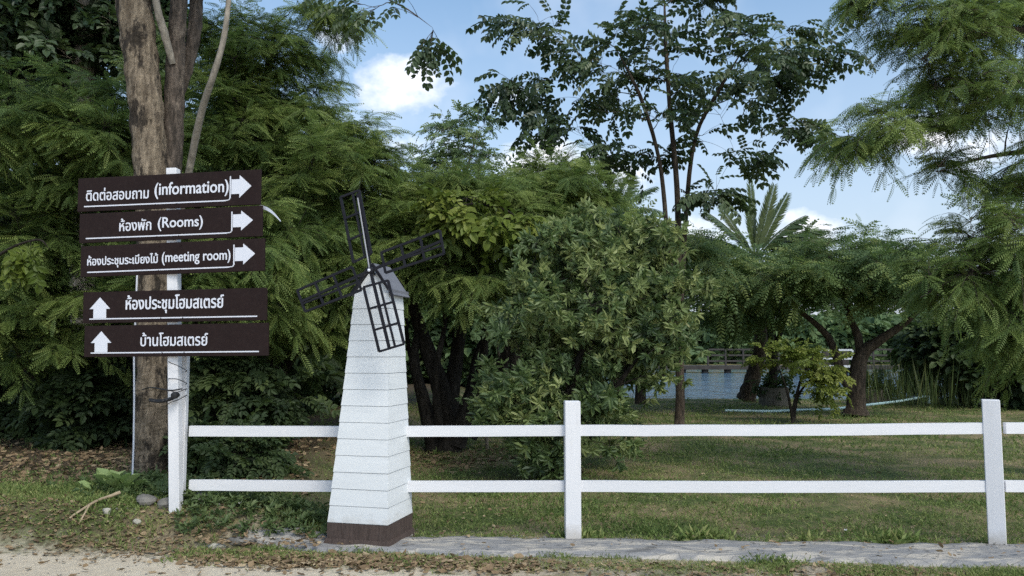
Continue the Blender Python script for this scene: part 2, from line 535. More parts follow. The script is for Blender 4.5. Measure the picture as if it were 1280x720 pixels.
for t in prof:
    y = fe + (be - fe) * t
    z = gz(sx, y) + .034 + .010 * wob(sx, y, 4) - .06 * sstep(.9, 1, np.abs(2 * t - 1)) - .05 * sstep(-1.7, -2.4, sx)
    rows.append(np.stack((sx, y, z), -1))
ii = (np.arange(len(prof) - 1)[:, None] * len(sx) + np.arange(len(sx) - 1)[None]).reshape(-1)
k.add(np.concatenate(rows), np.stack((ii, ii + 1, ii + len(sx) + 1, ii + len(sx)), -1))
tag(k.build('pavement_strip', m, smooth=True), kind='structure')

# lake
m, n, b = new_mat('lake_water')
P = n.n('ShaderNodeTexCoord').outputs['Object']
b.inputs['Base Color'].default_value = (.06, .13, .19, 1)
b.inputs['Roughness'].default_value = .06
b.inputs['IOR'].default_value = 1.333
h = n.math('ADD', n.noise(n.scale(P, (.7, .22, 1)), .8, 4, .6), n.math('MULTIPLY', n.noise(n.scale(P, (.9, .35, 1)), 2.4, 4, .65), .4))
bump(n, h, b, 1.0, 1.2)
wm = MB()
wm.add([(-2, 24, -.45), (125, 24, -.45), (125, 112, -.45), (-2, 112, -.45)], [(0, 1, 2, 3)])
tag(wm.build('lake', m), kind='structure')

# ------------------------------------------------------------------ foliage templates
def kite(base, d, L, wd, side, fold=0.0, wpos=.5):
    """leaf blade quad: base, direction d, length L, half width wd along 'side'"""
    base, d, side = (np.asarray(v, float) for v in (base, d, side))
    d = d / np.linalg.norm(d)
    up = np.cross(d, side)
    mid = base + d * L * wpos
    return [base, mid + side * wd + up * fold, base + d * L, mid - side * wd + up * fold]


def pack(quads):
    V = np.array(quads, float).reshape(-1, 3)
    return V, np.arange(len(V)).reshape(-1, 4)


def t_feather(pairs=9, L=1.0, pl=.23, pw=.026, droop=.34):
    """twice-pinnate leaf, length 1: narrow pinnae on both sides of a stalk"""
    q = []
    for i in range(pairs):
        t = .16 + .84 * i / (pairs - 1)
        x = t * L; z = -droop * t * t
        ln = pl * (1 - .55 * abs(t - .5) ** 1.3 * 2)
        for s in (-1, 1):
            d = np.array((.62, s * .8, -.22 - .25 * t))
            q.append(kite((x, 0, z), d, ln, pw, np.array((.8, -s * .62, 0)) , 0.0, .45))
    q.append(kite((L, 0, -droop), (1, 0, -.5), pl * .6, pw, (0, 1, 0)))
    q.append([np.array((0, -.008, 0)), np.array((0, .008, 0)), np.array((L, .004, -droop)), np.array((L, -.004, -droop))])
    return pack(q)


def oval(base, d, L, wd, side, curl=.12):
    """six-sided oval leaf in two quads folded on the midrib"""
    base, d, side = (np.asarray(v, float) for v in (base, d, side))
    d = d / np.linalg.norm(d); up = np.cross(d, side); up = up if up[2] > 0 else -up
    b0, m1, tip = base, base + d * L * .5 - up * L * .02, base + d * L - up * L * curl
    l1, l2 = base + d * L * .3 + side * wd + up * wd * .3, base + d * L * .72 + side * wd * .85 + up * wd * .22
    r1, r2 = base + d * L * .3 - side * wd + up * wd * .3, base + d * L * .72 - side * wd * .85 + up * wd * .22
    return [[b0, l1, l2, tip], [b0, tip, r2, r1]]


def t_pinnate(pairs=4, ln=.40, wd=.115, droop=.3):
    q = []
    for i in range(pairs):
        t = .2 + .8 * i / (pairs - 1)
        for s in (-1, 1):
            d = np.array((.5, s * .8, -.45))
            q += oval((t, 0, -droop * t * t), d, ln * (1 - .25 * abs(t - .6)), wd, np.array((.85, -s * .5, 0)))
    q += oval((1, 0, -droop), (1, 0, -.7), ln, wd, (0, 1, 0))
    q.append([np.array((0, -.01, 0)), np.array((0, .01, 0)), np.array((1, .006, -droop)), np.array((1, -.006, -droop))])
    return pack(q)


def t_whorl(nl=7, ln=1.0, wd=.16, rise=.35, seed=1, spread=1.0):
    r = random.Random(seed)
    q = []
    for i in range(nl):
        a = 2 * math.pi * i / nl * 1.0 + r.uniform(-.3, .3)
        el = rise + r.uniform(-.35, .3)
        # x is the twig axis; leaves splay round it
        d = np.array((el + .25, math.cos(a) * spread, math.sin(a) * spread * .8))
        side = np.cross(d, (1, 0, 0)); side /= max(np.linalg.norm(side), 1e-6)
        q += oval((r.uniform(-.25, .1), 0, 0), d, ln * r.uniform(.7, 1.1), wd * r.uniform(.8, 1.1), side, .15)
    return pack(q)


def t_spray(nl=7, ln=.42, wd=.11, seed=2):
    """alternate simple leaves along a short twig of length 1"""
    r = random.Random(seed)
    q = []
    for i in range(nl):
        t = (i + .5) / nl; s = 1 if i % 2 else -1
        d = np.array((.55, s * .75, r.uniform(-.5, .25)))
        side = np.cross(d, (0, 0, 1)); side /= np.linalg.norm(side)
        q += oval((t, 0, -.12 * t * t), d, ln * r.uniform(.75, 1.15), wd, side, .18)
    q += oval((1, 0, -.12), (1, 0, -.3), ln, wd, (0, 1, 0))
    q.append([np.array((0, -.012, 0)), np.array((0, .012, 0)), np.array((1, .006, -.12)), np.array((1, -.006, -.12))])
    return pack(q)


T_FEATHER = t_feather()
T_FEATHER_FAR = t_feather(6, 1.0, .27, .045)
T_PINNATE = t_pinnate()
T_WHORL = t_whorl()
T_WHORL_FLAT = t_whorl(6, 1.0, .2, .1, 4)
T_SPRAY = t_spray()
T_SPRAY_BIG = t_spray(6, .5, .15, 5)


# ------------------------------------------------------------------ tree builder
def unit(v):
    return v / np.maximum(np.linalg.norm(v, axis=-1, keepdims=True), 1e-9)


def smooth_path(P, k=5):
    """Catmull-Rom through the points"""
    P = np.asarray(P, float)
    A = np.vstack((2 * P[0] - P[1], P, 2 * P[-1] - P[-2]))
    out = []
    for i in range(1, len(A) - 2):
        for t in np.linspace(0, 1, k, endpoint=False):
            p0, p1, p2, p3 = A[i - 1], A[i], A[i + 1], A[i + 2]
            out.append(.5 * (2 * p1 + (p2 - p0) * t + (2 * p0 - 5 * p1 + 4 * p2 - p3) * t * t + (3 * p1 - p0 - 3 * p2 + p3) * t ** 3))
    out.append(P[-1])
    return np.array(out)


def ell(px, py, rx, ry, d, rd, nb):
    return (at(px, py, d), np.array((rx * d / F, rd, ry * d / F)), nb)


def stem(pts):
    """polyline of (px, py, depth, width in pixels) -> world path and radii"""
    P = np.array([at(a, b_, d) for a, b_, d, w_ in pts])
    R = np.array([w_ * d / F / 2 for a, b_, d, w_ in pts])
    R[-1] *= .3
    Pp = smooth_path(P, 5)
    Rr = np.interp(np.linspace(0, 1, len(Pp)), np.linspace(0, 1, len(R)), R)
    return Pp, Rr


def tree(name, label, cat, stems, blobs, tpl, leaf, bark, seed, size=.28, twigs=8, per=6, twig_len=.5, droop=.25, group=None,
         outer=.45, tint_mu=.45, up=.18, shell=.45, bark_parts=None, thick=1.0, flat=.35, leafname='crown', sides=10, ground=True):
    rng = np.random.default_rng(seed)
    Ps = [stem(s) for s in stems]
    base = Ps[0][0][0]
    root = thing(name, label, cat, (base[0], base[1], float(gz(base[0], base[1])) if ground else base[2]), group)
    wood = {}
    for i, (P, R) in enumerate(Ps):
        mb = MB()
        if sides > 12:          # close trunk: fine rings, ridged bark
            u = np.linspace(0, 1, len(P)); uf = np.linspace(0, 1, len(P) * 9)
            mb.tube(np.stack([np.interp(uf, u, P[:, c_]) for c_ in range(3)], -1), np.interp(uf, u, R), 40, rough=.075, rng=rng)
        else:
            mb.tube(P, R, sides, rough=.10, rng=rng)
        wood[i] = mb
    # group stems by their material
    nodes = np.concatenate([P[len(P) // 4:] for P, R in Ps])
    nrad = np.concatenate([R[len(P) // 4:] for P, R in Ps])
    targets, cen = [], []
    for c, r, nb in blobs:
        v = unit(rng.normal(size=(nb, 3)))
        rad = rng.uniform(0, 1, (nb, 1)) ** shell
        targets.append(c + v * rad * r); cen.append(np.repeat(c[None], nb, 0))
    targets, cen = np.concatenate(targets), np.concatenate(cen)
    dist = np.array([np.min(np.linalg.norm(nodes - t, axis=1)) for t in targets])
    order = np.argsort(dist)
    limbs = MB()
    FP, FX, FZ, FS, FT = [], [], [], [], []
    for j in order:
        t = targets[j]
        if t[2] < gz(t[0], t[1]) + .1: t = t.copy(); t[2] = gz(t[0], t[1]) + .12
        dd = np.linalg.norm(nodes - t, axis=1)
        cost = dd + 1.3 * np.maximum(0, nodes[:, 2] - t[2] + .15)
        i = int(np.argmin(cost))
        a = nodes[i]; L = dd[i]
        if L < .05: continue
        ctrl = a + (t - a) * .5 + np.array((0, 0, up * L)) + rng.normal(0, .08 * L, 3)
        s_ = np.linspace(0, 1, 8)[:, None]
        B = (1 - s_) ** 2 * a + 2 * s_ * (1 - s_) * ctrl + s_ ** 2 * t
        B[1:-1] += rng.normal(0, .018 * L, (6, 3))
        r0 = min(nrad[i] * .75, (.007 + .011 * L) * thick)
        R = np.linspace(r0, .0035 * thick, 8)
        limbs.tube(B, R, 5, caps=False)
        nodes = np.vstack((nodes, B[2:7])); nrad = np.concatenate((nrad, R[2:7]))
        # twigs with leaves on the outer part
        tg = unit(np.gradient(B, axis=0))
        nt = max(2, int(rng.poisson(twigs)))
        u = np.concatenate((outer + (1 - outer) * rng.uniform(0, 1, nt - 1), [1.0]))
        ctint = np.clip(rng.normal(tint_mu, .2), .03, .97)
        for q in u:
            p = np.array([np.interp(q, s_[:, 0], B[:, c_]) for c_ in range(3)])
            td = np.array([np.interp(q, s_[:, 0], tg[:, c_]) for c_ in range(3)])
            lat = rng.normal(size=3); lat[2] *= flat
            d = unit(td * (.9 if q < 1 else 2.0) + unit(lat) * 1.0 + np.array((0, 0, .12)))
            tl = twig_len * rng.uniform(.55, 1.25)
            m_ = 5
            ss = np.linspace(0, 1, m_)[:, None]
            tw = p + d * tl * ss - np.array((0, 0, droop * tl)) * ss ** 2
            limbs.tube(tw, np.linspace(.0045, .002, m_) * thick, 3, caps=False)
            npr = max(2, int(rng.poisson(per)))
            uu = np.concatenate((rng.uniform(.1, 1, npr - 1), [1.0]))
            pp = np.stack([np.interp(uu, ss[:, 0], tw[:, c_]) for c_ in range(3)], -1)
            tt = unit(d - np.array((0, 0, 2 * droop)) * uu[:, None])
            sd_ = unit(np.cross(tt, (0, 0, 1.0)) + 1e-6)
            sg = np.where(rng.uniform(size=npr) < .5, -1, 1)[:, None]
            sg[-1] = 0
            fx = unit(tt * .8 + sd_ * sg * .85 + rng.normal(0, .18, (npr, 3)) - np.array((0, 0, .12)))
            fz = np.array((0, 0, 1.0)) + rng.normal(0, .5, (npr, 3)) + np.array((0, -.35, 0))
            FP.append(pp); FX.append(fx); FZ.append(fz)
            FS.append(size * rng.uniform(.55, 1.35, npr))
            FT.append(np.clip(ctint + rng.normal(0, .2, npr) + .5 * (rng.uniform(size=npr) < .04), 0, 1))
    crown = MB()
    crown.scatter(tpl[0], tpl[1], np.concatenate(FP), np.concatenate(FX), np.concatenate(FZ), np.concatenate(FS), np.concatenate(FT))
    crown.build(leafname, leaf, root)
    if bark_parts is None:
        tr = MB()
        for mb in wood.values():
            tr.V += mb.V; 
            for Q_ in mb.Q: tr.Q.append(Q_ + tr.n)
            tr.T += mb.T; tr.n += mb.n
        tr.build('trunk', bark, root, smooth=True)
    else:
        for i, (nm, mt, lb) in enumerate(bark_parts):
            o = wood[i].build(nm, mt, root, smooth=True)
            if lb: o['label'] = lb
    limbs.build('branches', bark, root)
    return root


# ------------------------------------------------------------------ white fence
def solid(c, w_, d_, h_, mb, yaw=0.0, lean=0.0, bev=.004):
    """upright box standing on c"""
    ca, sa = math.cos(yaw), math.sin(yaw)
    z = np.array((lean, 0, 1.0)); z /= np.linalg.norm(z)
    x = np.array((ca, sa, 0)); x = x - z * x.dot(z); x /= np.linalg.norm(x)
    y = np.cross(z, x)
    return mb.box(np.asarray(c) + z * h_ / 2, (w_, d_, h_), (x, y, z), bev=bev)


pm, pr, pl = at(716, 670, 6.74), at(1246.5, 677, 6.53), at(225.5, 630, 6.98)
pe = pr + (pr - pm) * 1.0
fence = thing('rail_fence', 'white two-rail fence running past the windmill along the cement strip', 'fence', (pm[0], pm[1], 0))
zt = lambda px, py, d: at(px, py, d)
for c, h_, wd, yaw in ((pl - (0, 0, .12), 1.42, .062, 0.0), (pm - (0, 0, .03), 1.135, .128, .03), (pr - (0, 0, .03), 1.155, .126, -.5), (pe - (0, 0, .05), 1.17, .126, -.5)):
    solid(c, wd, wd, h_, MB(), yaw).build('post', M['white_paint'], fence)
ends = [(at(229, 538.5, 6.98), at(716, 538, 6.74)), (at(716, 538, 6.74), at(1246, 535, 6.53)), None]
ends[2] = (ends[1][1], ends[1][1] + (ends[1][1] - ends[1][0]))
ends2 = [(at(229, 606, 6.98), at(716, 607.5, 6.74)), (at(716, 607.5, 6.74), at(1246, 607.5, 6.53)), None]
ends2[2] = (ends2[1][1], ends2[1][1] + (ends2[1][1] - ends2[1][0]))
rr = np.random.default_rng(8)
for a, b_ in ends + ends2:
    d = (b_ - a) / np.linalg.norm(b_ - a)
    mb = MB()
    p, q = a + d * .06, b_ - d * .069
    ts = np.linspace(0, 1, 13)
    pts = [p + (q - p) * t + np.array((0, rr.normal(0, .0012), -.007 * math.sin(math.pi * t) + rr.normal(0, .0008))) for t in ts]
    hw, hh = .0225, .044
    V = np.concatenate([np.array([c + (0, sy * hw, sz * hh) for sy, sz in ((-1, -1), (1, -1), (1, 1), (-1, 1))]) for c in pts])
    mb.add(V, [(4 * i + k, 4 * i + (k + 1) % 4, 4 * i + 4 + (k + 1) % 4, 4 * i + 4 + k) for i in range(12) for k in range(4)] + [(0, 1, 2, 3), (48, 49, 50, 51)])
    mb.build('rail', M['rail_paint'], fence)

# ------------------------------------------------------------------ direction sign
p0, p1 = at(220, 640, 6.86), at(216.5, 211, 6.80)
sign = thing('direction_signpost', 'tall white sign post carrying five brown direction boards in front of the twin-trunk tree', 'signpost', p0)
MB().bar(p0 - (p1 - p0) * .05, p1, .088, .088, up=(0, -1, 0), bev=.004).build('post', M['white_paint'], sign)
DL, DR = 6.93, 6.56
TEXT = {}


def text_outlines(txt, bold):
    """letter outlines of a text as separate closed shapes: [(outer, [holes])]"""
    cu = bpy.data.curves.new('lettering_curve', 'FONT')
    cu.body = txt; cu.size = 1.0
    ob = bpy.data.objects.new('lettering_curve', cu)
    C.objects.link(ob)
    bpy.context.view_layer.update()
    dg = bpy.context.evaluated_depsgraph_get()
    cv = ob.to_curve(dg)
    loops = []
    for sp in cv.splines:
        bp = sp.bezier_points
        if len(bp):
            pts = []
            nb = len(bp)
            for i in range(nb):
                a, b2 = bp[i], bp[(i + 1) % nb]
                for t in (0, .25, .5, .75):
                    pts.append(a.co * (1 - t) ** 3 + a.handle_right * 3 * t * (1 - t) ** 2 + b2.handle_left * 3 * t * t * (1 - t) + b2.co * t ** 3)
        else:
            pts = [p.co for p in sp.points]
        q = np.array([(p[0], p[1]) for p in pts])
        keep = np.linalg.norm(q - np.roll(q, 1, 0), axis=1) > 1e-5
        loops.append(q[keep])
    ob.to_curve_clear()
    bpy.data.objects.remove(ob)
    area = [0.5 * np.sum(q[:, 0] * np.roll(q[:, 1], -1) - q[:, 1] * np.roll(q[:, 0], -1)) for q in loops]
    latin = txt.isascii()

    def inside(p, q):
        x, y = p; r = False
        for (x1, y1), (x2, y2) in zip(q, np.roll(q, -1, 0)):
            if (y1 > y) != (y2 > y) and x < (x2 - x1) * (y - y1) / (y2 - y1) + x1: r = not r
        return r

    outs = {}
    holes = []
    for i, q in enumerate(loops):
        host = None
        for j, o in enumerate(loops):
            if j != i and abs(area[j]) > abs(area[i]) and (latin or area[i] * area[j] < 0) and all(inside(p, o) for p in q[::3]):
                host = j
        if host is None: outs[i] = (q, [])
        else: holes.append((i, host))
    for i, host in holes:
        if host in outs: outs[host][1].append(loops[i])
    return list(outs.values())


def letter_mesh(name, txt, org, ax, box, parent, mat, bold=.017):
    """flat cut lettering fitted into box (x0, x1, y0, y1) of the board's own plane"""
    shapes = text_outlines(txt, bold)
    allp = np.concatenate([o for o, h in shapes])
    lo, hi = allp.min(0), allp.max(0)
    x0, x1, y0, y1 = box
    sc = np.array(((x1 - x0) / (hi[0] - lo[0]), (y1 - y0) / (hi[1] - lo[1])))
    V, Fc = [], []
    rim = MB()
    for k_, (o, hs) in enumerate(shapes):
        cu = bpy.data.curves.new('letter', 'CURVE'); cu.dimensions = '2D'; cu.fill_mode = 'BOTH'; cu.extrude = .001
        for q in [o] + hs:
            q2 = (q - lo) * sc + (x0, y0)
            q3 = np.vstack((q2, q2[:1]))
            rim.tube(np.asarray(org) + q3[:, :1] * ax[0] + q3[:, 1:] * ax[1] + ax[2] * .0012, bold * (y1 - y0), 6, caps=False)
            sp = cu.splines.new('POLY'); sp.points.add(len(q2) - 1)
            sp.points.foreach_set('co', np.concatenate((q2, np.zeros((len(q2), 1)), np.ones((len(q2), 1))), 1).astype(np.float32).ravel())
            sp.use_cyclic_u = True
        ob = bpy.data.objects.new('letter', cu); C.objects.link(ob)
        bpy.context.view_layer.update()
        me = ob.to_mesh()
        base = len(V)
        for v in me.vertices:
            V.append(np.asarray(org) + ax[0] * v.co.x + ax[1] * v.co.y + ax[2] * (v.co.z + .0012 + .00025 * (k_ % 5)))
        Fc += [[base + i for i in f.vertices] for f in me.polygons]
        ob.to_mesh_clear()
        bpy.data.objects.remove(ob); bpy.data.curves.remove(cu)
    base = len(V)
    for v_, q_ in zip(rim.V, rim.Q):
        V += list(v_); Fc += [[base + int(i) for i in f] for f in q_]
    base = base
    r = parent
    while r.parent: r = r.parent
    me = bpy.data.meshes.new(name)
    me.from_pydata([tuple(v - np.array(r.location)) for v in V], [], Fc)
    me.materials.append(mat)
    ob = bpy.data.objects.new(name, me); C.objects.link(ob); ob.parent = parent
    return ob


def flat_prism(mb, org, ax, poly, th):
    """thin prism of a convex or star outline in the board plane (quads as triangle fan from the first point)"""
    n_ = len(poly)
    top = [np.asarray(org) + ax[0] * x + ax[1] * y + ax[2] * th for x, y in poly]
    bot = [np.asarray(org) + ax[0] * x + ax[1] * y for x, y in poly]
    V = np.array(top + bot)
    Q = [(i, (i + 1) % n_, n_ + (i + 1) % n_, n_ + i) for i in range(n_)]
    return V, Q


boards = [
    (('ติดต่อสอบถาม', '(information)'), ((96.5, 222.5), (324, 212.5), (98, 265.5), (326.5, 254.5)), ((.05, .402, .31, .68), (.436, .834, .28, .75)), 'r'),
    (('ห้องพัก', '(Rooms)'), ((98, 268), (326, 256.5), (100.5, 303.5), (328.5, 295.5)), ((.23, .407, .35, .77), (.445, .688, .30, .76)), 'r'),
    (('ห้องประชุมระเบียงไม้', '(meeting room)'), ((99.5, 308), (329, 298), (102, 346.5), (331, 338)), ((.04, .435, .27, .68), (.458, .825, .28, .70)), 'r'),
    (('ห้องประชุมโฮมสเตรย์',), ((103, 366), (332, 359), (104.5, 403.5), (333.5, 401)), ((.245, .777, .28, .86),), 'u'),
    (('บ้านโฮมสเตรย์',), ((104.5, 407), (334, 404), (106, 447), (335.5, 444)), ((.32, .685, .33, .75),), 'u'),
]
for txt, (tl, tr_, bl, br), tb, arrow in boards:
    TL, TR, BL, BR = at(*tl, DL), at(*tr_, DR), at(*bl, DL), at(*br, DR)
    ax0 = (TR + BR - TL - BL) / 2; Wd = np.linalg.norm(ax0); ax0 = ax0 / Wd
    ax1 = (TL + TR - BL - BR) / 2; ax1 = ax1 - ax0 * ax0.dot(ax1); Hd = np.linalg.norm(ax1); ax1 = ax1 / Hd
    ax2 = np.cross(ax0, ax1)                       # towards the viewer
    cen = (TL + TR + BL + BR) / 4
    ax = np.array((ax0, ax1, ax2))
    bd = MB().box(cen - ax2 * .012, (Wd, Hd, .024), ax, bev=.002).build('sign_board', M['sign_brown'], sign)
    org = cen - ax0 * Wd / 2 - ax1 * Hd / 2 + ax2 * .0005
    for run, (b0, b1, b2_, b3) in zip(txt, tb):
        letter_mesh('lettering', run, org, ax, (b0 * Wd, b1 * Wd, b2_ * Hd, b3 * Hd), bd, M['vinyl'])
    ln = MB()
    a_ = MB()
    P2 = lambda x, y, z=.0015: org + ax0 * x * Wd + ax1 * y * Hd + ax2 * z
    if arrow == 'r':
        ln.bar(P2(.04, .145), P2(.822, .145), .003, .0105, up=ax1)
        ln.tube(smooth_path([P2(.818, .145), P2(.838, .165), P2(.844, .23)], 4), .0048, 6)
        ln.bar(P2(.844, .21), P2(.844, .84), .003, .0105, up=ax0)
        a_.bar(P2(.850, .535), P2(.896, .535), .004, .42 * Hd, up=ax1)
        V = np.array([P2(.893, .21, .0005), P2(.893, .86, .0005), P2(.955, .535, .0005), P2(.893, .21, .0036), P2(.893, .86, .0036), P2(.955, .535, .0036)])
    else:
        ln.bar(P2(.04, .13), P2(.955, .13), .003, .0105, up=ax1)
        a_.bar(P2(.098, .155), P2(.098, .46), .004, .072 * Wd, up=ax0)
        V = np.array([P2(.04, .45, .0005), P2(.156, .45, .0005), P2(.098, .82, .0005), P2(.04, .45, .0036), P2(.156, .45, .0036), P2(.098, .82, .0036)])
    a_.add(V, [(0, 1, 2, 2), (3, 4, 5, 5), (0, 1, 4, 3), (1, 2, 5, 4), (2, 0, 3, 5)])
    ln.build('underline', M['vinyl'], bd)
    a_.build('arrow', M['vinyl'], bd)
    for sx_, sy_ in ((.44, .12), (.44, .9), (.56, .12), (.56, .9)):
        q = P2(sx_, sy_, 0)
        MB().tube([q - ax2 * .004, q + ax2 * .003], .006, 8).build('screw', M['sign_brown'], bd)

# loose white strip behind the boards
a, b_ = at(325, 256, 6.66), at(351, 276, 6.45)
mb = MB()
s_ = np.linspace(0, 1, 7)[:, None]
path = a + (b_ - a) * s_ + np.array((0, 0, .03)) * np.sin(s_ * math.pi)
wid = np.array((.2, .0, 1.0)) * .03 * (1 - .75 * s_ ** 2)
V = np.concatenate((path, path - wid, path + (0, .004, 0), path - wid + (0, .004, 0)))
Q = [(i, i + 1, i + 8, i + 7) for i in range(6)] + [(14 + i, 15 + i, 22 + i, 21 + i) for i in range(6)] + [(i, i + 1, i + 15, i + 14) for i in range(6)] + [(7 + i, 8 + i, 22 + i, 21 + i) for i in range(6)]
mb.add(V, Q)
tag(mb.build('plastic_strip', M['vinyl'], origin=a), 'pointed white strip sticking out at the right end of the upper brown boards', 'strip')

# black cables and strap between tree and post
c0 = at(205, 490, 6.95)
cab = thing('cable_bundle', 'black cables and strap tying the white sign post to the tree trunk behind', 'cable', c0)
mb = MB()
mb.tube(smooth_path([at(178, 487, 7.6), at(188, 484.5, 6.95), at(203, 486.5, 6.78), at(214, 488, 6.76), at(228, 486, 6.78)], 5), .006, 8)
mb.build('strap', M['black_rubber'], cab)
mb = MB()
tp = np.linspace(0, 1, 60)
axp = smooth_path([at(187, 500, 6.9), at(200, 501.5, 6.78), at(212, 499, 6.74), at(219, 496, 6.72)], 19)[:58]
for ph in (0, 2.1, 4.2):
    k_ = np.arange(len(axp)) * .9 + ph
    mb.tube(axp + np.stack((0 * k_, np.cos(k_) * .012, np.sin(k_) * .012), -1), .006, 6)
mb.build('twisted_cable', M['black_rubber'], cab)
mb = MB()
kp = at(219, 494, 6.72)
mb.tube([kp + (0, .05, 0), kp + (0, .01, 0), kp + (0, -.005, 0), kp + (0, -.03, 0), kp + (0, -.034, 0)], [.02, .028, .031, .026, .008], 12)
mb.build('knob', M['black_rubber'], cab)
for y0, y1, y2 in ((450, 457, 463), (473, 474, 479), (487, 490, 486), (506, 500, 494)):
    mb = MB()
    mb.tube(smooth_path([at(209, y0, 6.84), at(213, (y0 + y1) / 2, 6.755), at(222, y1, 6.755), at(233, y2, 6.84), at(231, y2 + 2, 7.0)], 5), .0035, 6)
    mb.build('wire', M['black_rubber'], cab)

# thin pale pipe beside the tree
a, b_ = at(167.5, 446, 7.9), at(167, 556, 7.9)
mb = MB(); mb.tube([a, (a + b_) / 2 + (.004, 0, 0), b_], .0085, 8)
a2 = b_.copy(); a2[2] = gz(b_[0], b_[1]); mb.tube([b_, a2 - (0, 0, .05)], .0085, 8)
mb.tube([a, a + (0, 0, .9)], .0085, 8)
tag(mb.build('thin_pipe', M['vinyl'], origin=a2), 'thin upright white pipe along the left edge of the tan tree trunk', 'pipe')

# ------------------------------------------------------------------ toy windmill
AY = math.radians(14.6)
ex, ey = np.array((math.cos(AY), -math.sin(AY), 0)), np.array((math.sin(AY), math.cos(AY), 0))   # along front face (to the right), inwards
Fc = np.array(((487 - 640) / 1000 * 6.40, 6.40, 0))
SB = .522
cb = Fc - ex * (SB / 2 - .006) + ey * SB / 2
gz0 = .045
mill = thing('toy_windmill', 'white boarded garden windmill with four black lattice sails and grey roof', 'windmill', (cb[0], cb[1], gz0 - .02))
up = np.array((0, 0, 1.0))
H0, H1 = .19, 2.035                          # foot and eaves of the white tower
ct = cb + ex * .045 - ey * .0
def sq(c, s, z, k=1.0):
    h_ = s / 2
    return [c + (-ex * h_ - ey * h_ * k) + up * z, c + (ex * h_ - ey * h_ * k) + up * z, c + (ex * h_ + ey * h_ * k) + up * z, c + (-ex * h_ + ey * h_ * k) + up * z]


mb = MB()
a = sq(cb, SB, gz0 - .03); b_ = sq(cb, SB, H0)
mb.add(a + b_, [(0, 1, 5, 4), (1, 2, 6, 5), (2, 3, 7, 6), (3, 0, 4, 7), (4, 5, 6, 7)])
pl_ = mb.build('plinth', M['plinth'], mill)
mb = MB()
a = sq(cb, SB + .045, gz0 - .03); b_ = sq(cb, SB + .02, gz0 + .025)
mb.add(a + b_, [(0, 1, 5, 4), (1, 2, 6, 5), (2, 3, 7, 6), (3, 0, 4, 7), (4, 5, 6, 7)])
mb.build('skirting', M['plinth'], pl_)
# boards: each course laps 2.5 mm over the gap below it
NB = 14
tower = MB(); gaps = MB()
TS = .300
def side_at(t): return SB * .985 + (TS - SB * .985) * t
def cen_at(t): return cb + (ct - cb) * t
hs = np.linspace(0, 1, NB + 1)
rb = np.random.default_rng(4)
for i in range(NB):
    t0, t1 = hs[i] + .0024, hs[i + 1] - .0
    z0, z1 = H0 + (H1 - H0) * t0, H0 + (H1 - H0) * t1
    a = sq(cen_at(t0), side_at(t0) + .008 + rb.normal(0, .0008), z0); b_ = sq(cen_at(t1), side_at(t1) + .001, z1)
    a = [p + up * rb.normal(0, .0007) for p in a]
    tower.add(a + b_, [(0, 1, 5, 4), (1, 2, 6, 5), (2, 3, 7, 6), (3, 0, 4, 7), (4, 5, 6, 7), (0, 3, 2, 1)])
gab_z = 2.262
tw = tower.build('tower', M['mill_board'], mill)
a = sq(cen_at(0), side_at(0) - .004, H0 + .001); b_ = sq(cen_at(1), side_at(1) - .004, H1 - .001)
gaps.add(a + b_, [(0, 1, 5, 4), (1, 2, 6, 5), (2, 3, 7, 6), (3, 0, 4, 7)])
gaps.build('board_gaps', M['groove'], tw)
# corner strips
# gable walls
h_ = TS / 2 + .001
for sgn in (-1, 1):
    mb = MB()
    c_ = ct + ey * sgn * (h_ - .012)
    A = [c_ - ex * h_ + up * (H1 + .002), c_ + ex * h_ + up * (H1 + .002), c_ + up * (gab_z - .02)]
    B = [p + ey * .022 for p in A]
    mb.add(A + B, [(0, 1, 2, 2), (3, 4, 5, 5), (0, 1, 4, 3), (1, 2, 5, 4), (2, 0, 3, 5)])
    mb.build('gable', M['mill_board'], mill)
for sgn in (-1, 1):
    mb = MB()
    rdg = ct + up * (gab_z + .012) + ex * sgn * .002
    eav = ct + ex * sgn * (h_ + .035) + up * (H1 - .025)
    sl = eav - rdg; Ls = np.linalg.norm(sl); sl /= Ls
    nn = np.cross(ey, sl); nn = nn if nn[2] > 0 else -nn
    mb.box((rdg + eav) / 2 + nn * .006 + ey * .02, (Ls, TS + .06, .014), (sl, ey, nn), bev=.002)
    mb.build('roof_panel', M['roof_grey'], mill)
    tb_ = MB()
    fo = -ey * (TS / 2 + .012)
    tb_.bar(rdg + fo + nn * .004, eav + fo + nn * .004, .012, .022, up=nn, bev=.002)
    tb_.build('barge_board', M['black_metal'], mill)
# batten along the right eave
mb = MB()
q = ct + ex * (h_ + .022) + up * (H1 + .002)
mb.box(q + up * .012 + ex * .004, (.012, TS + .11, .03), (ex, ey, up), bev=.002)
mb.build('eave_batten', M['roof_grey'], mill)
# rotor
hub = at(462.8, 338, 6.26)
nrm = -ey                                             # towards the viewer
ru, rv = ex, up
rot = thing('sail_rotor', None, None, hub) if False else None
shaft = MB()
gp = ct - ey * (h_ + .0)
gp = np.array((gp[0], gp[1], hub[2]))
shaft.tube([gp + ey * .05, hub - nrm * .02], .013, 10)
shaft.build('shaft', M['black_metal'], mill)
hb = MB()
hb.tube([hub - nrm * .025, hub - nrm * .02, hub + nrm * .012, hub + nrm * .02], [.012, .03, .03, .012], 14)
hubo = hb.build('hub', M['black_metal'], mill)
bt = MB(); bt.tube([hub + nrm * .021, hub + nrm * .028, hub + nrm * .031], [.012, .012, .004], 10)
bt.build('bolt', M['vinyl'], hubo)


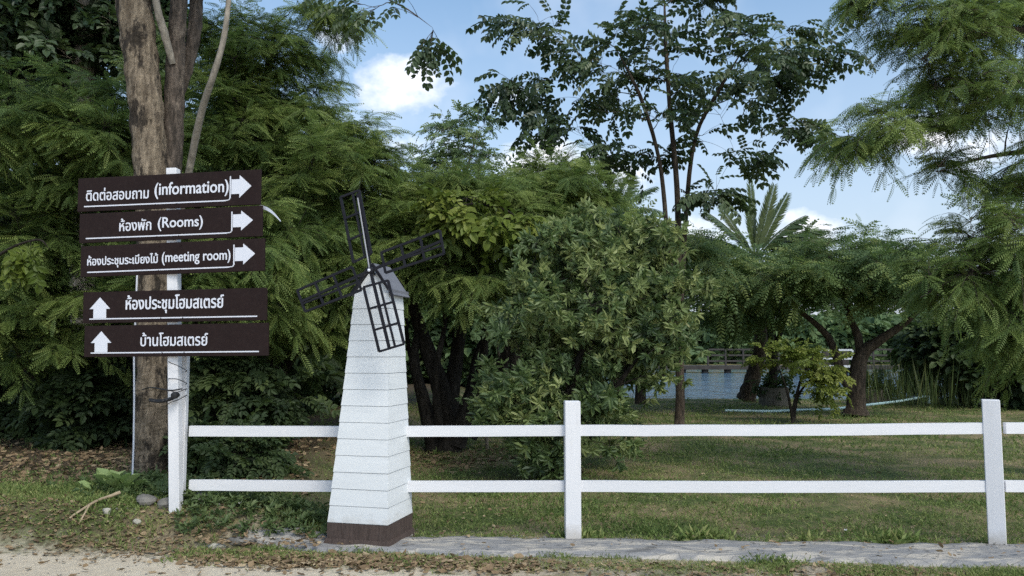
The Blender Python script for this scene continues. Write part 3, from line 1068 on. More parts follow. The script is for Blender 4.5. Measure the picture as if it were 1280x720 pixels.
def on_rotor(px, py, off=0.0):
    """point of the rotor plane seen at a pixel"""
    d = at(px, py, 1.0) - np.array((0, 0, CAM_Z)); o = np.array((0, 0, CAM_Z))
    t = (hub + nrm * off - o).dot(nrm) / d.dot(nrm)
    return o + d * t


sails = [  # inner-left, inner-right, outer-right, outer-left corners and the two ends of the arm
    ((441.7, 328), (464, 317), (449, 238), (426, 246.5), (447, 242), .52),
    ((440, 333.5), (451.7, 362.5), (381.7, 389.5), (371.7, 363), (376.5, 377), .5),
    ((454.5, 359), (485, 350.5), (505, 430), (474, 439.5), (486.5, 436), .38),
    ((476.7, 315.5), (482, 341), (555, 317), (550, 288), (552.5, 301), .5),
]
for il, ir, or_, ol, tip, fr in sails:
    cs = [on_rotor(*p) for p in (il, ir, or_, ol)]
    tp = on_rotor(*tip)
    mb = MB()
    lerp = lambda a, b2, t: a + (b2 - a) * t
    th, wd = .018, .018
    for t in (0, .37, .62, 1) if False else (0, 1.0):
        mb.bar(lerp(cs[0], cs[1], t), lerp(cs[3], cs[2], t), th, wd, up=np.cross(nrm, cs[3] - cs[0]))
    for t in (0, .34, .67, 1):
        a, b2 = lerp(cs[0], cs[3], t), lerp(cs[1], cs[2], t)
        mb.bar(a + nrm * .0012, b2 + nrm * .0012, th, .016, up=np.cross(nrm, b2 - a))
    a, b2 = lerp(cs[0], cs[1], .64), lerp(cs[3], cs[2], .64)
    mb.bar(a - nrm * .0012, b2 - nrm * .0012, th, .014, up=np.cross(nrm, b2 - a))
    sl_ = mb.build('sail', M['black_metal'], mill)
    arm = MB()
    arm.bar(hub - nrm * .004, tp - nrm * .004, .022, .02, up=np.cross(nrm, tp - hub))
    arm.build('arm', M['black_metal'], sl_)
    if tip[1] < 260:
        rod = MB(); rod.tube([hub + nrm * .012, tp + nrm * .012 + (hub - tp) * .06], .0055, 8)
        rod.build('rod', M['grey_rod'], sl_)

# ------------------------------------------------------------------ trees
D = {}
tree('twin_trunk_tree', 'tall twin-trunk tree with pale peeling bark behind the brown sign boards', 'tree',
     [[(190, 592, 8.5, 48), (190, 520, 8.5, 40), (192, 450, 8.5, 39), (192, 300, 8.5, 40), (187, 190, 8.5, 40), (179, 100, 8.5, 41), (168, 10, 8.5, 43), (150, -120, 8.5, 42), (120, -320, 8.4, 30), (90, -500, 8.2, 14)],
      [(206, 340, 8.62, 18), (213, 240, 8.65, 24), (217, 150, 8.7, 25), (220, 60, 8.7, 22), (225, -10, 8.75, 20), (240, -160, 8.8, 20), (275, -360, 8.8, 12)],
      [(221, 130, 8.8, 10), (232, 90, 8.85, 16), (243, 40, 8.9, 17), (247, -20, 9, 16), (262, -200, 9.1, 13), (330, -380, 9.2, 8)],
      [(216, 80, 8.6, 8), (205, 40, 8.5, 10), (195, 0, 8.5, 9), (190, -90, 8.4, 7)],
      [(300, -300, 9.2, 5), (400, -130, 9, 4), (445, -40, 8.9, 3), (480, -5, 8.9, 2.2), (510, 12, 8.9, 1.8), (540, 34, 8.9, 1.2)]],
     [ell(200, -420, 330, 200, 8.8, 2.2, 55), ell(447, 6, 3, 3, 8.9, .05, 1), ell(470, 14, 3, 3, 8.9, .05, 1), ell(541, 38, 3, 3, 8.9, .05, 1), ell(524, 24, 3, 3, 8.9, .05, 1)], T_PINNATE, M['broad_dark'], M['bark_dark'], 11,
     size=.22, twigs=3.5, per=4, twig_len=.34, sides=16,
     bark_parts=[('trunk', M['bark_tan'], 'pale tan trunk with peeling bark'), ('stem', M['bark_dark'], 'dark rough stem'), ('stem', M['bark_dark'], None), ('limb', M['bark_grey'], None), ('limb', M['bark_dark'], None)])
# slim pale sapling in front of it and the overhanging twigs
tree('slim_sapling', 'slim pale leaning stem rising beside the twin trunks above the top sign board', 'tree',
     [[(204, 590, 9.1, 8), (206, 450, 9.1, 8), (214, 330, 9.0, 9), (236, 215, 8.6, 9), (252, 140, 8.3, 9), (268, 90, 8.1, 8), (280, 45, 8.1, 7), (288, -20, 8.1, 6), (300, -150, 8.1, 5)]],
     [ell(300, -220, 120, 80, 8.1, .7, 14), ], T_PINNATE, M['broad_dark'], M['bark_grey'], 12, size=.3, twigs=4, per=4, twig_len=.35, thick=.7)
tree('overhanging_tree', 'tree above the frame with leafy twigs hanging into the sky beside the cloud', 'tree',
     [[(430, -260, 7.5, 26), (430, -180, 7.5, 22), (440, -100, 7.5, 14), (470, -40, 7.5, 7), (505, 6, 7.5, 4), (520, 22, 7.5, 3)],
      [(430, -180, 7.5, 14), (380, -80, 7.6, 8), (420, -30, 7.6, 5), (480, 0, 7.5, 3)]][:1],
     [ell(500, 10, 45, 16, 7.5, .25, 7), ell(455, -5, 30, 16, 7.5, .2, 5)], T_PINNATE, M['broad_dark'], M['bark_dark'], 13, size=.2, twigs=2, per=3, twig_len=.16, thick=.6, ground=False, up=.05) if False else None

FE = dict(tpl=T_FEATHER, leaf=M['feather'])
tree('feathery_tree', 'dense feathery-leaved tree filling the left edge behind the sign boards', 'tree',
     [[(95, 585, 11.5, 30), (92, 500, 11.5, 26), (75, 400, 11.5, 22), (60, 300, 11.3, 16), (50, 200, 11.2, 9)],
      [(95, 570, 11.5, 22), (120, 480, 11.5, 18), (150, 380, 11.3, 14), (170, 280, 11, 8)], [(90, 560, 11.5, 18), (40, 470, 11.4, 14), (0, 380, 11.2, 10)]],
     [ell(20, 230, 180, 115, 11, 1.5, 95), ell(130, 170, 130, 90, 10.4, 1.1, 60), ell(40, 370, 150, 90, 10.8, 1.3, 60), ell(270, 330, 130, 90, 10.2, .9, 55)],
     bark=M['bark_shade'], seed=21, size=.205, twigs=10, per=17, twig_len=.5, droop=.3, group='feathery-leaved trees', **FE)
tree('feathery_tree', 'tall feathery-leaved tree between the sign boards and the cloud', 'tree',
     [[(345, 580, 12, 26), (343, 500, 12, 24), (335, 400, 12, 20), (320, 260, 12, 16), (330, 120, 12, 12), (345, 30, 12, 7)],
      [(343, 480, 12, 16), (400, 380, 12, 13), (430, 270, 12, 9)]],
     [ell(325, 150, 100, 120, 12, 1.4, 80), ell(410, 230, 95, 90, 11.8, 1.3, 60), ell(300, 60, 75, 50, 11.8, 1.0, 26), ell(450, 205, 38, 34, 12, .6, 15), ell(370, 360, 110, 80, 11.6, 1.2, 60), ell(400, 18, 42, 18, 12, .5, 7), ell(400, 330, 70, 60, 11.2, .7, 26)],
     bark=M['bark_shade'], seed=22, size=.205, twigs=10, per=17, twig_len=.5, droop=.28, tint_mu=.5, group='feathery-leaved trees', **FE)
tree('feathery_tree', 'spreading feathery-leaved tree with several dark forking trunks right of the windmill', 'tree',
     [[(556, 566, 12.6, 50), (555, 540, 12.6, 36), (552, 490, 12.6, 24), (535, 440, 12.6, 20), (515, 380, 12.5, 15), (495, 320, 12.4, 9)],
      [(556, 560, 12.7, 30), (562, 520, 12.7, 22), (570, 450, 12.8, 18), (580, 380, 12.8, 14), (590, 300, 12.8, 8)],
      [(570, 555, 12.5, 26), (590, 500, 12.4, 19), (630, 450, 12.3, 15), (670, 390, 12.2, 11), (700, 330, 12.2, 7)],
      [(545, 560, 12.5, 24), (530, 500, 12.4, 16), (518, 450, 12.4, 13), (525, 390, 12.6, 9)],
      [(575, 550, 12.9, 16), (600, 470, 13, 12), (610, 400, 13, 10), (630, 330, 13, 7)],
      [(550, 545, 12.3, 12), (545, 470, 12.2, 8), (556, 400, 12.2, 6), (548, 340, 12.2, 5)], [(560, 550, 13.1, 12), (585, 490, 13.2, 8), (600, 430, 13.3, 6), (650, 380, 13.3, 5)],
      [(590, 548, 13.2, 12), (625, 480, 13.4, 9), (640, 410, 13.4, 7), (660, 350, 13.4, 5)], [(548, 552, 12.8, 12), (520, 470, 12.9, 7), (508, 410, 13, 5), (515, 350, 13, 4)]],
     [ell(580, 285, 120, 60, 12.6, 1.6, 75), ell(680, 270, 110, 50, 12.8, 1.5, 60), ell(510, 310, 60, 60, 12.2, .9, 28), ell(600, 345, 90, 26, 11.8, .9, 30), ell(690, 230, 70, 24, 13.3, .9, 18), ell(560, 240, 50, 28, 13, .9, 16)],
     bark=M['bark_shade'], seed=23, size=.205, twigs=10, per=17, twig_len=.55, droop=.3, tint_mu=.55, group='feathery-leaved trees', **FE)
tree('vine_covered_tree', 'leafy broad-leaved tree in the top left corner with grey trunks', 'tree',
     [[(100, 540, 15, 30), (104, 300, 15, 28), (106, 100, 15, 26), (104, 0, 15, 22), (95, -150, 15, 12)], [(115, 300, 15.3, 20), (118, 60, 15.3, 14), (130, -80, 15.3, 8)]],
     [ell(60, 20, 150, 110, 15, 1.6, 85), ell(-30, 60, 110, 120, 14.5, 1.2, 40), ell(160, 40, 70, 80, 15.5, 1, 22)], T_SPRAY_BIG, M['broad_dark'], M['bark_grey'], 24,
     size=.32, twigs=7, per=5, twig_len=.5, droop=.4)
tree('round_bush', 'large rounded bush of pointed green leaves behind the middle fence post', 'bush',
     [[(700, 592, 10, 14), (702, 540, 10, 12), (720, 460, 10, 10), (750, 380, 10, 7)], [(690, 592, 10, 12), (670, 520, 10, 9), (655, 450, 10, 6)], [(712, 592, 10, 12), (760, 500, 10, 9), (810, 430, 10, 6)]],
     [ell(750, 400, 106, 92, 10.2, 1.1, 56), ell(680, 430, 72, 85, 9.8, .9, 32), ell(806, 415, 62, 72, 10.2, .7, 24), ell(685, 540, 74, 52, 9.7, .8, 28), ell(750, 515, 66, 44, 10, .8, 14),
      ell(705, 318, 58, 34, 10.4, .7, 16), ell(790, 305, 52, 28, 10.5, .6, 14), ell(840, 345, 36, 34, 10.5, .5, 10), ell(632, 500, 34, 32, 9.4, .35, 11), ell(745, 288, 22, 12, 10.6, .3, 4)],
     T_WHORL, M['bush'], M['bark_shade'], 25, size=.13, twigs=6, per=2.8, twig_len=.34, droop=.1, flat=.8, outer=.35, tint_mu=.52)
tree('tall_open_tree', 'tall open-crowned tree with slender twin trunks standing dark against the sky', 'tree',
     [[(849, 532, 16, 13), (850, 480, 16, 11), (848, 380, 16, 9), (848, 310, 16, 8), (846, 230, 16, 7), (838, 140, 16, 6), (832, 50, 16, 5), (830, -20, 16, 3)],
      [(846, 400, 15.9, 5), (834, 290, 15.8, 6), (824, 200, 15.7, 5), (800, 120, 15.6, 5), (770, 60, 15.5, 3)],
      [(851, 400, 16.1, 5), (858, 260, 16.3, 6), (870, 170, 16.4, 5), (900, 110, 16.5, 5), (930, 60, 16.6, 3)]],
     [ell(840, 90, 150, 70, 16, 2.0, 26), ell(665, 35, 55, 24, 15.7, .7, 9), ell(655, 103, 38, 12, 15.7, .6, 7), ell(985, 65, 75, 22, 16.2, .8, 13), ell(700, 155, 42, 10, 15.8, .5, 7), ell(980, 160, 42, 9, 16, .5, 7),
      ell(845, 160, 90, 45, 16, 1.1, 10), ell(830, 30, 130, 40, 16, 1.5, 11), ell(935, 195, 45, 9, 16, .5, 5), ell(880, 248, 40, 9, 16, .4, 3), ell(740, 110, 70, 40, 15.8, .9, 8), ell(880, -15, 50, 22, 16, .6, 8), ell(768, 190, 36, 12, 16, .4, 5), ell(930, 100, 60, 40, 16.3, .9, 8)],
     T_PINNATE, M['broad_dark'], M['bark_brown'], 26, size=.33, twigs=3.8, per=2.8, twig_len=.42, droop=.2, up=.12, flat=.25, tint_mu=.45,
     bark_parts=[('trunk', M['bark_brown'], None), ('stem', M['bark_brown'], None), ('stem', M['bark_brown'], None)])
tree('feathery_tree', 'low feathery-leaved tree behind the round bush under the tall open tree', 'tree',
     [[(800, 505, 21, 14), (800, 440, 21, 12), (790, 370, 21, 8)], [(800, 470, 21, 9), (850, 400, 21, 6)]],
     [ell(770, 316, 130, 32, 21, 2.4, 46), ell(845, 345, 80, 45, 20, 1.6, 32), ell(720, 260, 60, 26, 22, 1.5, 18)],
     T_FEATHER_FAR, M['feather_cool'], M['bark_shade'], 27, size=.42, twigs=9, per=7, twig_len=.8, droop=.3, tint_mu=.5, group='feathery-leaved trees')
tree('feathery_tree', 'feathery-leaved tree growing from the concrete ring beside the leaning palm trunk', 'tree',
     [[(966, 482, 23.2, 10), (966, 440, 23.2, 11), (960, 390, 23.2, 9), (940, 340, 23.2, 6)], [(966, 440, 23.2, 8), (990, 380, 23, 6)]],
     [ell(945, 350, 90, 34, 22.8, 2.0, 42), ell(930, 385, 50, 16, 22.4, 1.3, 14), ell(1000, 335, 60, 20, 23, 1.3, 16)],
     T_FEATHER_FAR, M['feather_cool'], M['bark_shade'], 28, size=.38, twigs=8, per=9, twig_len=.6, droop=.26, tint_mu=.45, group='feathery-leaved trees')
tree('umbrella_tree', 'low umbrella-shaped tree with a stout dark forked trunk on the lawn by the water', 'tree',
     [[(1069, 518, 19.5, 34), (1070, 505, 19.5, 22), (1072, 470, 19.5, 20), (1078, 442, 19.5, 17), (1100, 425, 19.3, 12), (1130, 405, 19, 8), (1160, 380, 18.8, 5)],
      [(1068, 490, 19.5, 15), (1052, 468, 19.6, 12), (1044, 440, 19.7, 10), (1030, 415, 19.8, 8), (1000, 390, 19.9, 6), (960, 365, 20, 4)],
      [(1076, 448, 19.5, 12), (1072, 420, 19.6, 10), (1060, 390, 19.8, 7), (1050, 350, 19.9, 4)]],
     [ell(1060, 342, 115, 34, 19.6, 2.0, 50), ell(1140, 352, 85, 36, 19, 1.5, 32), ell(985, 360, 66, 24, 19.8, 1.4, 16), ell(1060, 316, 80, 22, 20, 1.5, 22)],
     T_FEATHER_FAR, M['feather_cool'], M['bark_brown'], 29, size=.36, twigs=8, per=9, twig_len=.6, droop=.26, tint_mu=.5)
tree('feathery_tree', 'near feathery-leaved tree reaching in from the right edge over the fence', 'tree',
     [[(1420, 600, 9.6, 60), (1415, 480, 9.6, 48), (1400, 330, 9.6, 42), (1390, 180, 9.6, 34), (1370, 40, 9.6, 24), (1350, -120, 9.6, 14)],
      [(1405, 380, 9.6, 22), (1330, 335, 9.3, 17), (1260, 330, 9, 12), (1200, 345, 8.9, 7), (1150, 372, 8.8, 4)],
      [(1395, 220, 9.6, 18), (1320, 190, 9.4, 9), (1240, 195, 9.2, 5), (1170, 215, 9.1, 3)],
      [(1375, 60, 9.6, 16), (1300, 40, 9.3, 12), (1220, 45, 9.1, 8), (1150, 75, 9, 4)]],
     [ell(1230, 110, 95, 70, 9.2, 1.0, 33), ell(1170, 40, 75, 45, 9.1, .7, 24), ell(1110, 165, 65, 28, 9.1, .5, 14), ell(1100, 5, 40, 20, 9.2, .4, 8), ell(1250, 310, 80, 52, 8.9, .7, 28), ell(1200, 345, 62, 36, 8.9, .5, 17),
      ell(1272, 400, 40, 48, 8.8, .4, 15), ell(1205, 205, 50, 14, 9.15, .4, 4), ell(1300, 10, 100, 80, 9.3, 1, 30), ell(1330, 220, 70, 90, 9.3, .9, 18)],
     T_FEATHER, M['feather'], M['bark_dark'], 30, size=.20, twigs=7, per=15, twig_len=.46, droop=.4, tint_mu=.5, group='feathery-leaved trees', shell=.55)
tree('dark_shrub', 'dark leafy shrub mass by the water at the right edge', 'shrub',
     [[(1205, 505, 23, 10), (1205, 450, 23, 8), (1200, 400, 23, 5)], [(1240, 505, 22, 10), (1250, 440, 22, 6)]],
     [ell(1200, 425, 62, 46, 23.5, 1.4, 46), ell(1260, 440, 60, 60, 22.5, 1.5, 50), ell(1310, 400, 50, 100, 22, 1.5, 40)],
     T_SPRAY_BIG, M['shade_leaf'], M['bark_shade'], 31, size=.45, twigs=8, per=5, twig_len=.5, droop=.3)
tree('young_shrub', 'young thin-stemmed shrub with yellowish leaves in front of the lake', 'shrub',
     [[(990, 528, 17.5, 5), (993, 505, 17.5, 4), (1003, 470, 17.5, 3), (1020, 440, 17.5, 2)], [(992, 526, 17.5, 4), (1000, 490, 17.6, 3), (1035, 455, 17.6, 2)], [(991, 526, 17.5, 4), (984, 490, 17.4, 3), (970, 450, 17.4, 2)]],
     [ell(1005, 452, 46, 26, 17.5, .7, 20), ell(1035, 482, 28, 24, 17.5, .5, 12), ell(975, 442, 28, 16, 17.5, .5, 6)],
     T_SPRAY, M['lime'], M['bark_shade'], 32, size=.2, twigs=4, per=3.5, twig_len=.24, thick=.6, tint_mu=.5)
tree('distant_tree', 'slender distant tree with open round crown against the sky near the centre', 'tree',
     [[(575, 470, 42, 7), (577, 300, 42, 7), (575, 230, 42, 6), (572, 170, 42, 3)], [(576, 240, 42, 4), (590, 190, 42, 3), (600, 160, 42, 2)], [(576, 250, 42, 4), (555, 190, 42, 2)]],
     [ell(572, 165, 46, 32, 42, 1.7, 38), ell(560, 205, 55, 24, 42, 1.7, 22), ell(600, 190, 24, 22, 42, 1, 10), ell(530, 215, 40, 26, 42, 1.5, 14)],
     T_SPRAY, M['far'], M['bark_grey'], 33, size=.36, twigs=4, per=4, twig_len=.7, tint_mu=.6, thick=1.6)
# filler trees behind the centre
for lb, x, d, h_, sd_, mt, tm in (('bushy feathery tree behind the windmill sails', 470, 19, 250, 41, 'feather', .4), ('brownish feathery tree behind the spreading multi-trunk tree', 640, 20, 225, 42, 'feather_cool', .55),
                                  ('dim feathery tree far behind the round bush', 735, 27, 262, 43, 'feather_cool', .45)):
    tree('feathery_tree', lb, 'tree', [[(x, 505, d, 14), (x + 4, 420, d, 12), (x - 4, h_ + 60, d, 7)]],
         [ell(x, h_ + 60, 85, 62, d, 2, 60), ell(x + 15, h_ + 20, 60, 20, d, 1.6, 16)], T_FEATHER_FAR, M[mt], M['bark_shade'], sd_, size=.55, twigs=8, per=7, twig_len=.7, tint_mu=tm, group='feathery-leaved trees')
# understorey
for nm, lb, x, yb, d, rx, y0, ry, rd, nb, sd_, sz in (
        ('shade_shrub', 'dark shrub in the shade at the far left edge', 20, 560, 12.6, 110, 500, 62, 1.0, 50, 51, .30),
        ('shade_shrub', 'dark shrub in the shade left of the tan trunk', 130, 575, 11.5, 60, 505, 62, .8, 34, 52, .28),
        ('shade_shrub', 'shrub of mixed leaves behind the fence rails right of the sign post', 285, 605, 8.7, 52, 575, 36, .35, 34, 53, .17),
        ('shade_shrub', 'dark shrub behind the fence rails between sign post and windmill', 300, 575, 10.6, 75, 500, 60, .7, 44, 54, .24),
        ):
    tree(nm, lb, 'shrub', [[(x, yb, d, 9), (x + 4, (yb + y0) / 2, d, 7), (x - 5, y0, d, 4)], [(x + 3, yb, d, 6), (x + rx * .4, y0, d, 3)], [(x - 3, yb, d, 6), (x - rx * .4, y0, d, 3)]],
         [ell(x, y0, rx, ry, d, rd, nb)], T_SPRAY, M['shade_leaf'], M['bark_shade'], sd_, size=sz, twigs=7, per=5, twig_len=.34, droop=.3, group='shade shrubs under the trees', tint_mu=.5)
tree('climbing_vine', 'bright yellow-green vine leaves draped over the tree right of the windmill sails', 'vine',
     [[(560, 340, 11.5, 4), (548, 300, 11.3, 4), (552, 268, 11.3, 3), (590, 255, 11.3, 3), (630, 262, 11.3, 3), (650, 275, 11.3, 2)]],
     [ell(555, 262, 42, 20, 11.2, .4, 13), ell(635, 270, 32, 14, 11.2, .4, 8), ell(600, 245, 60, 14, 11.4, .4, 6)], T_SPRAY_BIG, M['lime'], M['bark_shade'], 61, size=.27, twigs=2.5, per=2.5, twig_len=.22, droop=.7, ground=False)

# twigs of a tree outside the frame are part of the twin-trunk tree's own crown (see above)
tree('climbing_vine', 'few large yellow-green vine leaves among the dark foliage at the far left', 'vine',
     [[(-20, 330, 9.6, 4), (5, 315, 9.5, 4), (25, 305, 9.4, 3), (50, 300, 9.4, 3), (62, 312, 9.4, 2)]],
     [ell(18, 316, 16, 10, 9.4, .2, 2), ell(52, 302, 16, 8, 9.4, .2, 1)], T_SPRAY_BIG, M['lime'], M['bark_shade'], 62, size=.2, twigs=2, per=2, twig_len=.12, droop=.7, ground=False)
# ------------------------------------------------------------------ palms
def palm(label, px, py, d, trunk, fr, seed, nleaf=44):
    rng = np.random.default_rng(seed)
    P, R = stem(trunk)
    root = thing('palm_tree', label, 'palm', (P[0][0], P[0][1], float(gz(P[0][0], P[0][1]))), 'palms by the water')
    tr = MB(); tr.tube(P, R * (1 + .08 * np.sin(np.arange(len(P)) * 2.1)), 12, rough=.05, rng=rng)
    tr.build('trunk', M['bark_brown'], root, smooth=True)
    o = at(px, py, d)
    for ang, L, bend, depth in fr:
        a = math.radians(ang)
        L *= 1.25
        dr = np.array((math.cos(a), depth, math.sin(a))); dr /= np.linalg.norm(dr)
        s_ = np.linspace(0, 1, 14)[:, None]
        path = o + dr * L * s_ - np.array((0, 0, bend * L)) * s_ ** 2.2
        mb = MB(); mb.tube(path, np.linspace(.028, .006, 14), 5)
        stiff = .55 if bend < .1 else 1.0
        u = np.repeat(np.linspace(.12, .99, nleaf), 2)
        sg = np.tile((-1, 1), nleaf)
        pp = np.stack([np.interp(u, s_[:, 0], path[:, c_]) for c_ in range(3)], -1)
        tg = unit(np.stack([np.interp(u, s_[:, 0], np.gradient(path, axis=0)[:, c_]) for c_ in range(3)], -1))
        vup = np.array((0, -.35, 1.0)) + rng.normal(0, .2, 3)
        sd_ = unit(np.cross(tg, vup))
        dn = unit(np.cross(sd_, tg))
        fx = unit(tg * (1.6 if bend < .1 else .75) + sd_ * sg[:, None] * .85 - np.array((0, 0, .35)) * (.4 + u[:, None]) + rng.normal(0, .06, (len(u), 3)))
        tv, tq = pack([kite((0, 0, 0), (1, 0, -.1), 1, .09, (0, 1, 0), 0, .35)])
        mb.scatter(tv, tq, pp, fx, dn, stiff * L * .27 * np.sin(np.clip(u * 2.6 + .45, 0, math.pi)) ** .7 + .08, np.clip(rng.normal(.5, .12, len(u)) , 0, 1))
        mb.build('frond', M['palm'], root)
    return root


palm('palm with stiff upright fronds and a leaning trunk at the edge of the lake', 944, 322, 24.6,
     [(932, 500, 25.2, 24), (938, 482, 25.1, 20), (946, 455, 25, 18), (951, 425, 24.8, 16), (949, 380, 24.7, 14), (944, 325, 24.6, 12)],
     [(90, 2.1, .02, .1), (76, 1.9, .03, -.1), (62, 2.15, .08, .2), (52, 1.9, .25, -.2), (38, 2.5, .32, .1), (30, 2.1, .3, -.3), (104, 1.5, .03, -.3), (118, 1.7, .04, .2), (132, 2.0, .18, -.2), (146, 2.4, .32, .1), (152, 2.0, .4, -.2), (160, 1.8, .4, -.3), (22, 1.8, .4, -.2), (8, 1.6, .5, .4), (175, 1.5, .5, .3)], 71)
palm('palm partly hidden behind the feathery trees left of the tall open tree', 768, 270, 30,
     [(770, 490, 30, 14), (772, 400, 30, 12), (768, 290, 30, 10)],
     [(95, 1.7, .06, 0), (70, 1.7, .15, .1), (48, 1.9, .28, -.1), (28, 1.8, .4, .1), (120, 1.8, .2, -.1), (140, 1.8, .3, .2), (160, 1.6, .45, 0)], 72, 26)

# ------------------------------------------------------------------ far woods (one mass each)
def woods(name, x0, x1, y0, y1, h_, n_, seed, size, mat, tpl, gaps=0.0):
    rng = np.random.default_rng(seed)
    x = rng.uniform(x0, x1, n_); y = rng.uniform(y0, y1, n_)
    top = h_ * (.72 + .28 * wob(x, y, .35, seed) + .12 * wob(x, y, 1.3, seed))
    z = gz(x, y) + top * rng.uniform(0, 1, n_) ** .8
    P = np.stack((x, y, z), -1)
    X = rng.normal(size=(n_, 3)); X[:, 2] = X[:, 2] * .5 - .2
    Z = np.array((0, -.2, 1.0)) + rng.normal(0, .4, (n_, 3))
    cl = .45 + .25 * wob(x * 1.5, z * 1.8, 1.1, seed)
    mb = MB()
    mb.scatter(tpl[0], tpl[1], P, X, Z, size * rng.uniform(.7, 1.4, n_), np.clip(cl + rng.normal(0, .12, n_), 0, 1))
    return tag(mb.build(name, mat), 'mass of trees and undergrowth ' + {'woodland': 'closing the view behind the sign', 'hedgerow': 'beyond the lawn behind the centre trees', 'far_woodland': 'along the far shore of the lake'}[name], 'woods', kind='stuff')


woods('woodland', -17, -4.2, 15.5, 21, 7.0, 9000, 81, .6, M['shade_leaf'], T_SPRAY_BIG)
woods('hedgerow', -14, 2.2, 32, 37, 4.6, 5200, 82, .9, M['far'], T_SPRAY_BIG)
woods('far_woodland', -30, 110, 99, 112, 7.5, 7500, 83, 2.2, M['far'], T_SPRAY_BIG)

# ------------------------------------------------------------------ pier across the lake
pc = at(985, 458, 78)
pier = thing('lake_pier', 'timber pier with white railings on posts across the lake', 'pier', (pc[0], 78, -.45))
zd = float(at(985, 458, 78)[2])
mb = MB()
for i in range(44):
    mb.box((10 + i * .95, 78.6, zd), (.92, 3.4, .16), bev=.01)
mb.build('deck', M['pier_wood'], pier)
MB().box((30.5, 76.84, zd - .1), (41.5, .12, .36), bev=.01).build('edge_beam', M['pier_wood'], pier)
for px in (852, 880, 908, 936, 968, 995, 1022, 1060, 1100, 1150, 1200):
    x = (px - 640) / F * 77.4
    MB().tube([(x, 77.4, -1.5), (x, 77.4, zd - .09)], [.36, .33], 12).build('pile', M['pier_wood'], pier)
def rail_run(px0, px1, mat, ztop=1.55, step=1.6, mid=2):
    x0, x1 = (px0 - 640) / F * 77.1, (px1 - 640) / F * 77.1
    mb = MB()
    nseg = max(1, round((x1 - x0) / step))
    for i in range(nseg + 1):
        x = x0 + (x1 - x0) * i / nseg
        mb.box((x, 77.1, zd + .08 + ztop / 2), (.16, .16, ztop), bev=.01)
    for j in range(mid + 1):
        z = zd + .08 + ztop * (1 - j / (mid + .8))
        mb.bar((x0, 77.098, z), (x1, 77.098, z), .09, .17, bev=.01)
    mb.build('railing', mat, pier)
rail_run(884, 1016, M['pier_wood'])
rail_run(1024, 1064, M['pier_white'], 1.5, 1.7, 1)
rail_run(1068, 1200, M['pier_wood'])
MB().box(((1043 - 640) / F * 76.6, 76.7, zd + .02), (4.4, .3, .22), bev=.01).build('white_step', M['pier_white'], pier)
for px in (1030, 1042, 1054):
    x = (px - 640) / F * 79.4
    MB().box((x, 79.4, zd + .85), (.6, .6, 1.5), bev=.02).build('bench', M['pier_wood'], pier)

# ------------------------------------------------------------------ concrete rings, pipe, reeds
def ring(label, px, py, d, r, h_, seed):
    rng = np.random.default_rng(seed)
    c = at(px, py, d); c[2] = gz(c[0], c[1])
    root = thing('concrete_ring', label, 'planter', c, 'concrete rings by the lake')
    mb = MB(); s_ = 20; a = np.linspace(0, 2 * math.pi, s_, endpoint=False)
    prof = [(r * 1.03, -.05), (r * 1.03, h_ * .1), (r, h_ * .5), (r * 1.01, h_), (r * .84, h_ + .01), (r * .84, h_ * .75), (.01, h_ * .75)]
    V = np.concatenate([np.stack((c[0] + np.cos(a) * rr * (1 + .03 * rng.normal(size=s_)), c[1] + np.sin(a) * rr, np.full(s_, c[2] + zz)), -1) for rr, zz in prof])
    i = np.arange(len(prof) - 1)[:, None] * s_; j = np.arange(s_)[None]; k_ = (j + 1) % s_
    mb.add(V, np.stack((i + j, i + k_, i + s_ + k_, i + s_ + j), -1).reshape(-1, 4))
    mb.build('ring', M['concrete'], root)
    n_ = 60
    P = np.stack((c[0] + rng.normal(0, r * .6, n_), c[1] + rng.normal(0, r * .5, n_), c[2] + h_ * .8 + rng.uniform(0, .35, n_)), -1)
    pm_ = MB(); pm_.scatter(T_SPRAY[0], T_SPRAY[1], P, rng.normal(size=(n_, 3)) + (0, -.3, .2), np.array((0, 0, 1.0)) + rng.normal(0, .4, (n_, 3)), .34, rng.uniform(.2, .7, n_))
    pm_.build('leaves', M['shade_leaf'], root)


ring('weathered concrete ring with green plants beside the leaning palm trunk', 968, 499, 23.3, .42, .52, 1)
ring('low concrete ring with plants right of the umbrella tree trunk', 1094, 502, 24.0, .42, .42, 2)
mb = MB()
def gp(px, d, dz=.05):
    p = at(px, 500, d); p[2] = gz(p[0], p[1]) + dz; return p
mb.tube(smooth_path([gp(906, 20.6), gp(960, 20.6), gp(1000, 20.9, .06), gp(1040, 21.2), gp(1085, 21.6, .12), gp(1125, 22.2, .22), gp(1155, 22.6, .3)], 6), .032, 8)
mb.tube([gp(1154, 22.6, .3), gp(1160, 22.62, .3), gp(1161, 22.65, .12)], .045, 8)
tag(mb.build('water_pipe', M['pvc_blue'], origin=gp(1040, 21.2, 0)), 'pale blue plastic pipe lying on the lawn behind the umbrella tree', 'pipe')
rng = np.random.default_rng(90)
n_ = 950
px = np.where(rng.uniform(size=n_) < .8, rng.normal(1160, 34, n_), rng.uniform(1060, 1240, n_)); d = rng.uniform(21.6, 26.0, n_)
x = (px - 640) / F * d
tv, tq = pack([kite((0, 0, 0), (1, 0, 0), 1, .013, (0, 1, 0), .02, .4)])
mb = MB()
mb.scatter(tv, tq, np.stack((x, d, gz(x, d)), -1), rng.normal(0, .16, (n_, 3)) + (0, 0, 1), rng.normal(0, 1, (n_, 3)) * (1, 1, 0) + (.01, 0, 0), rng.uniform(.5, 1.55, n_), np.clip(rng.normal(.5, .2, n_), 0, 1))
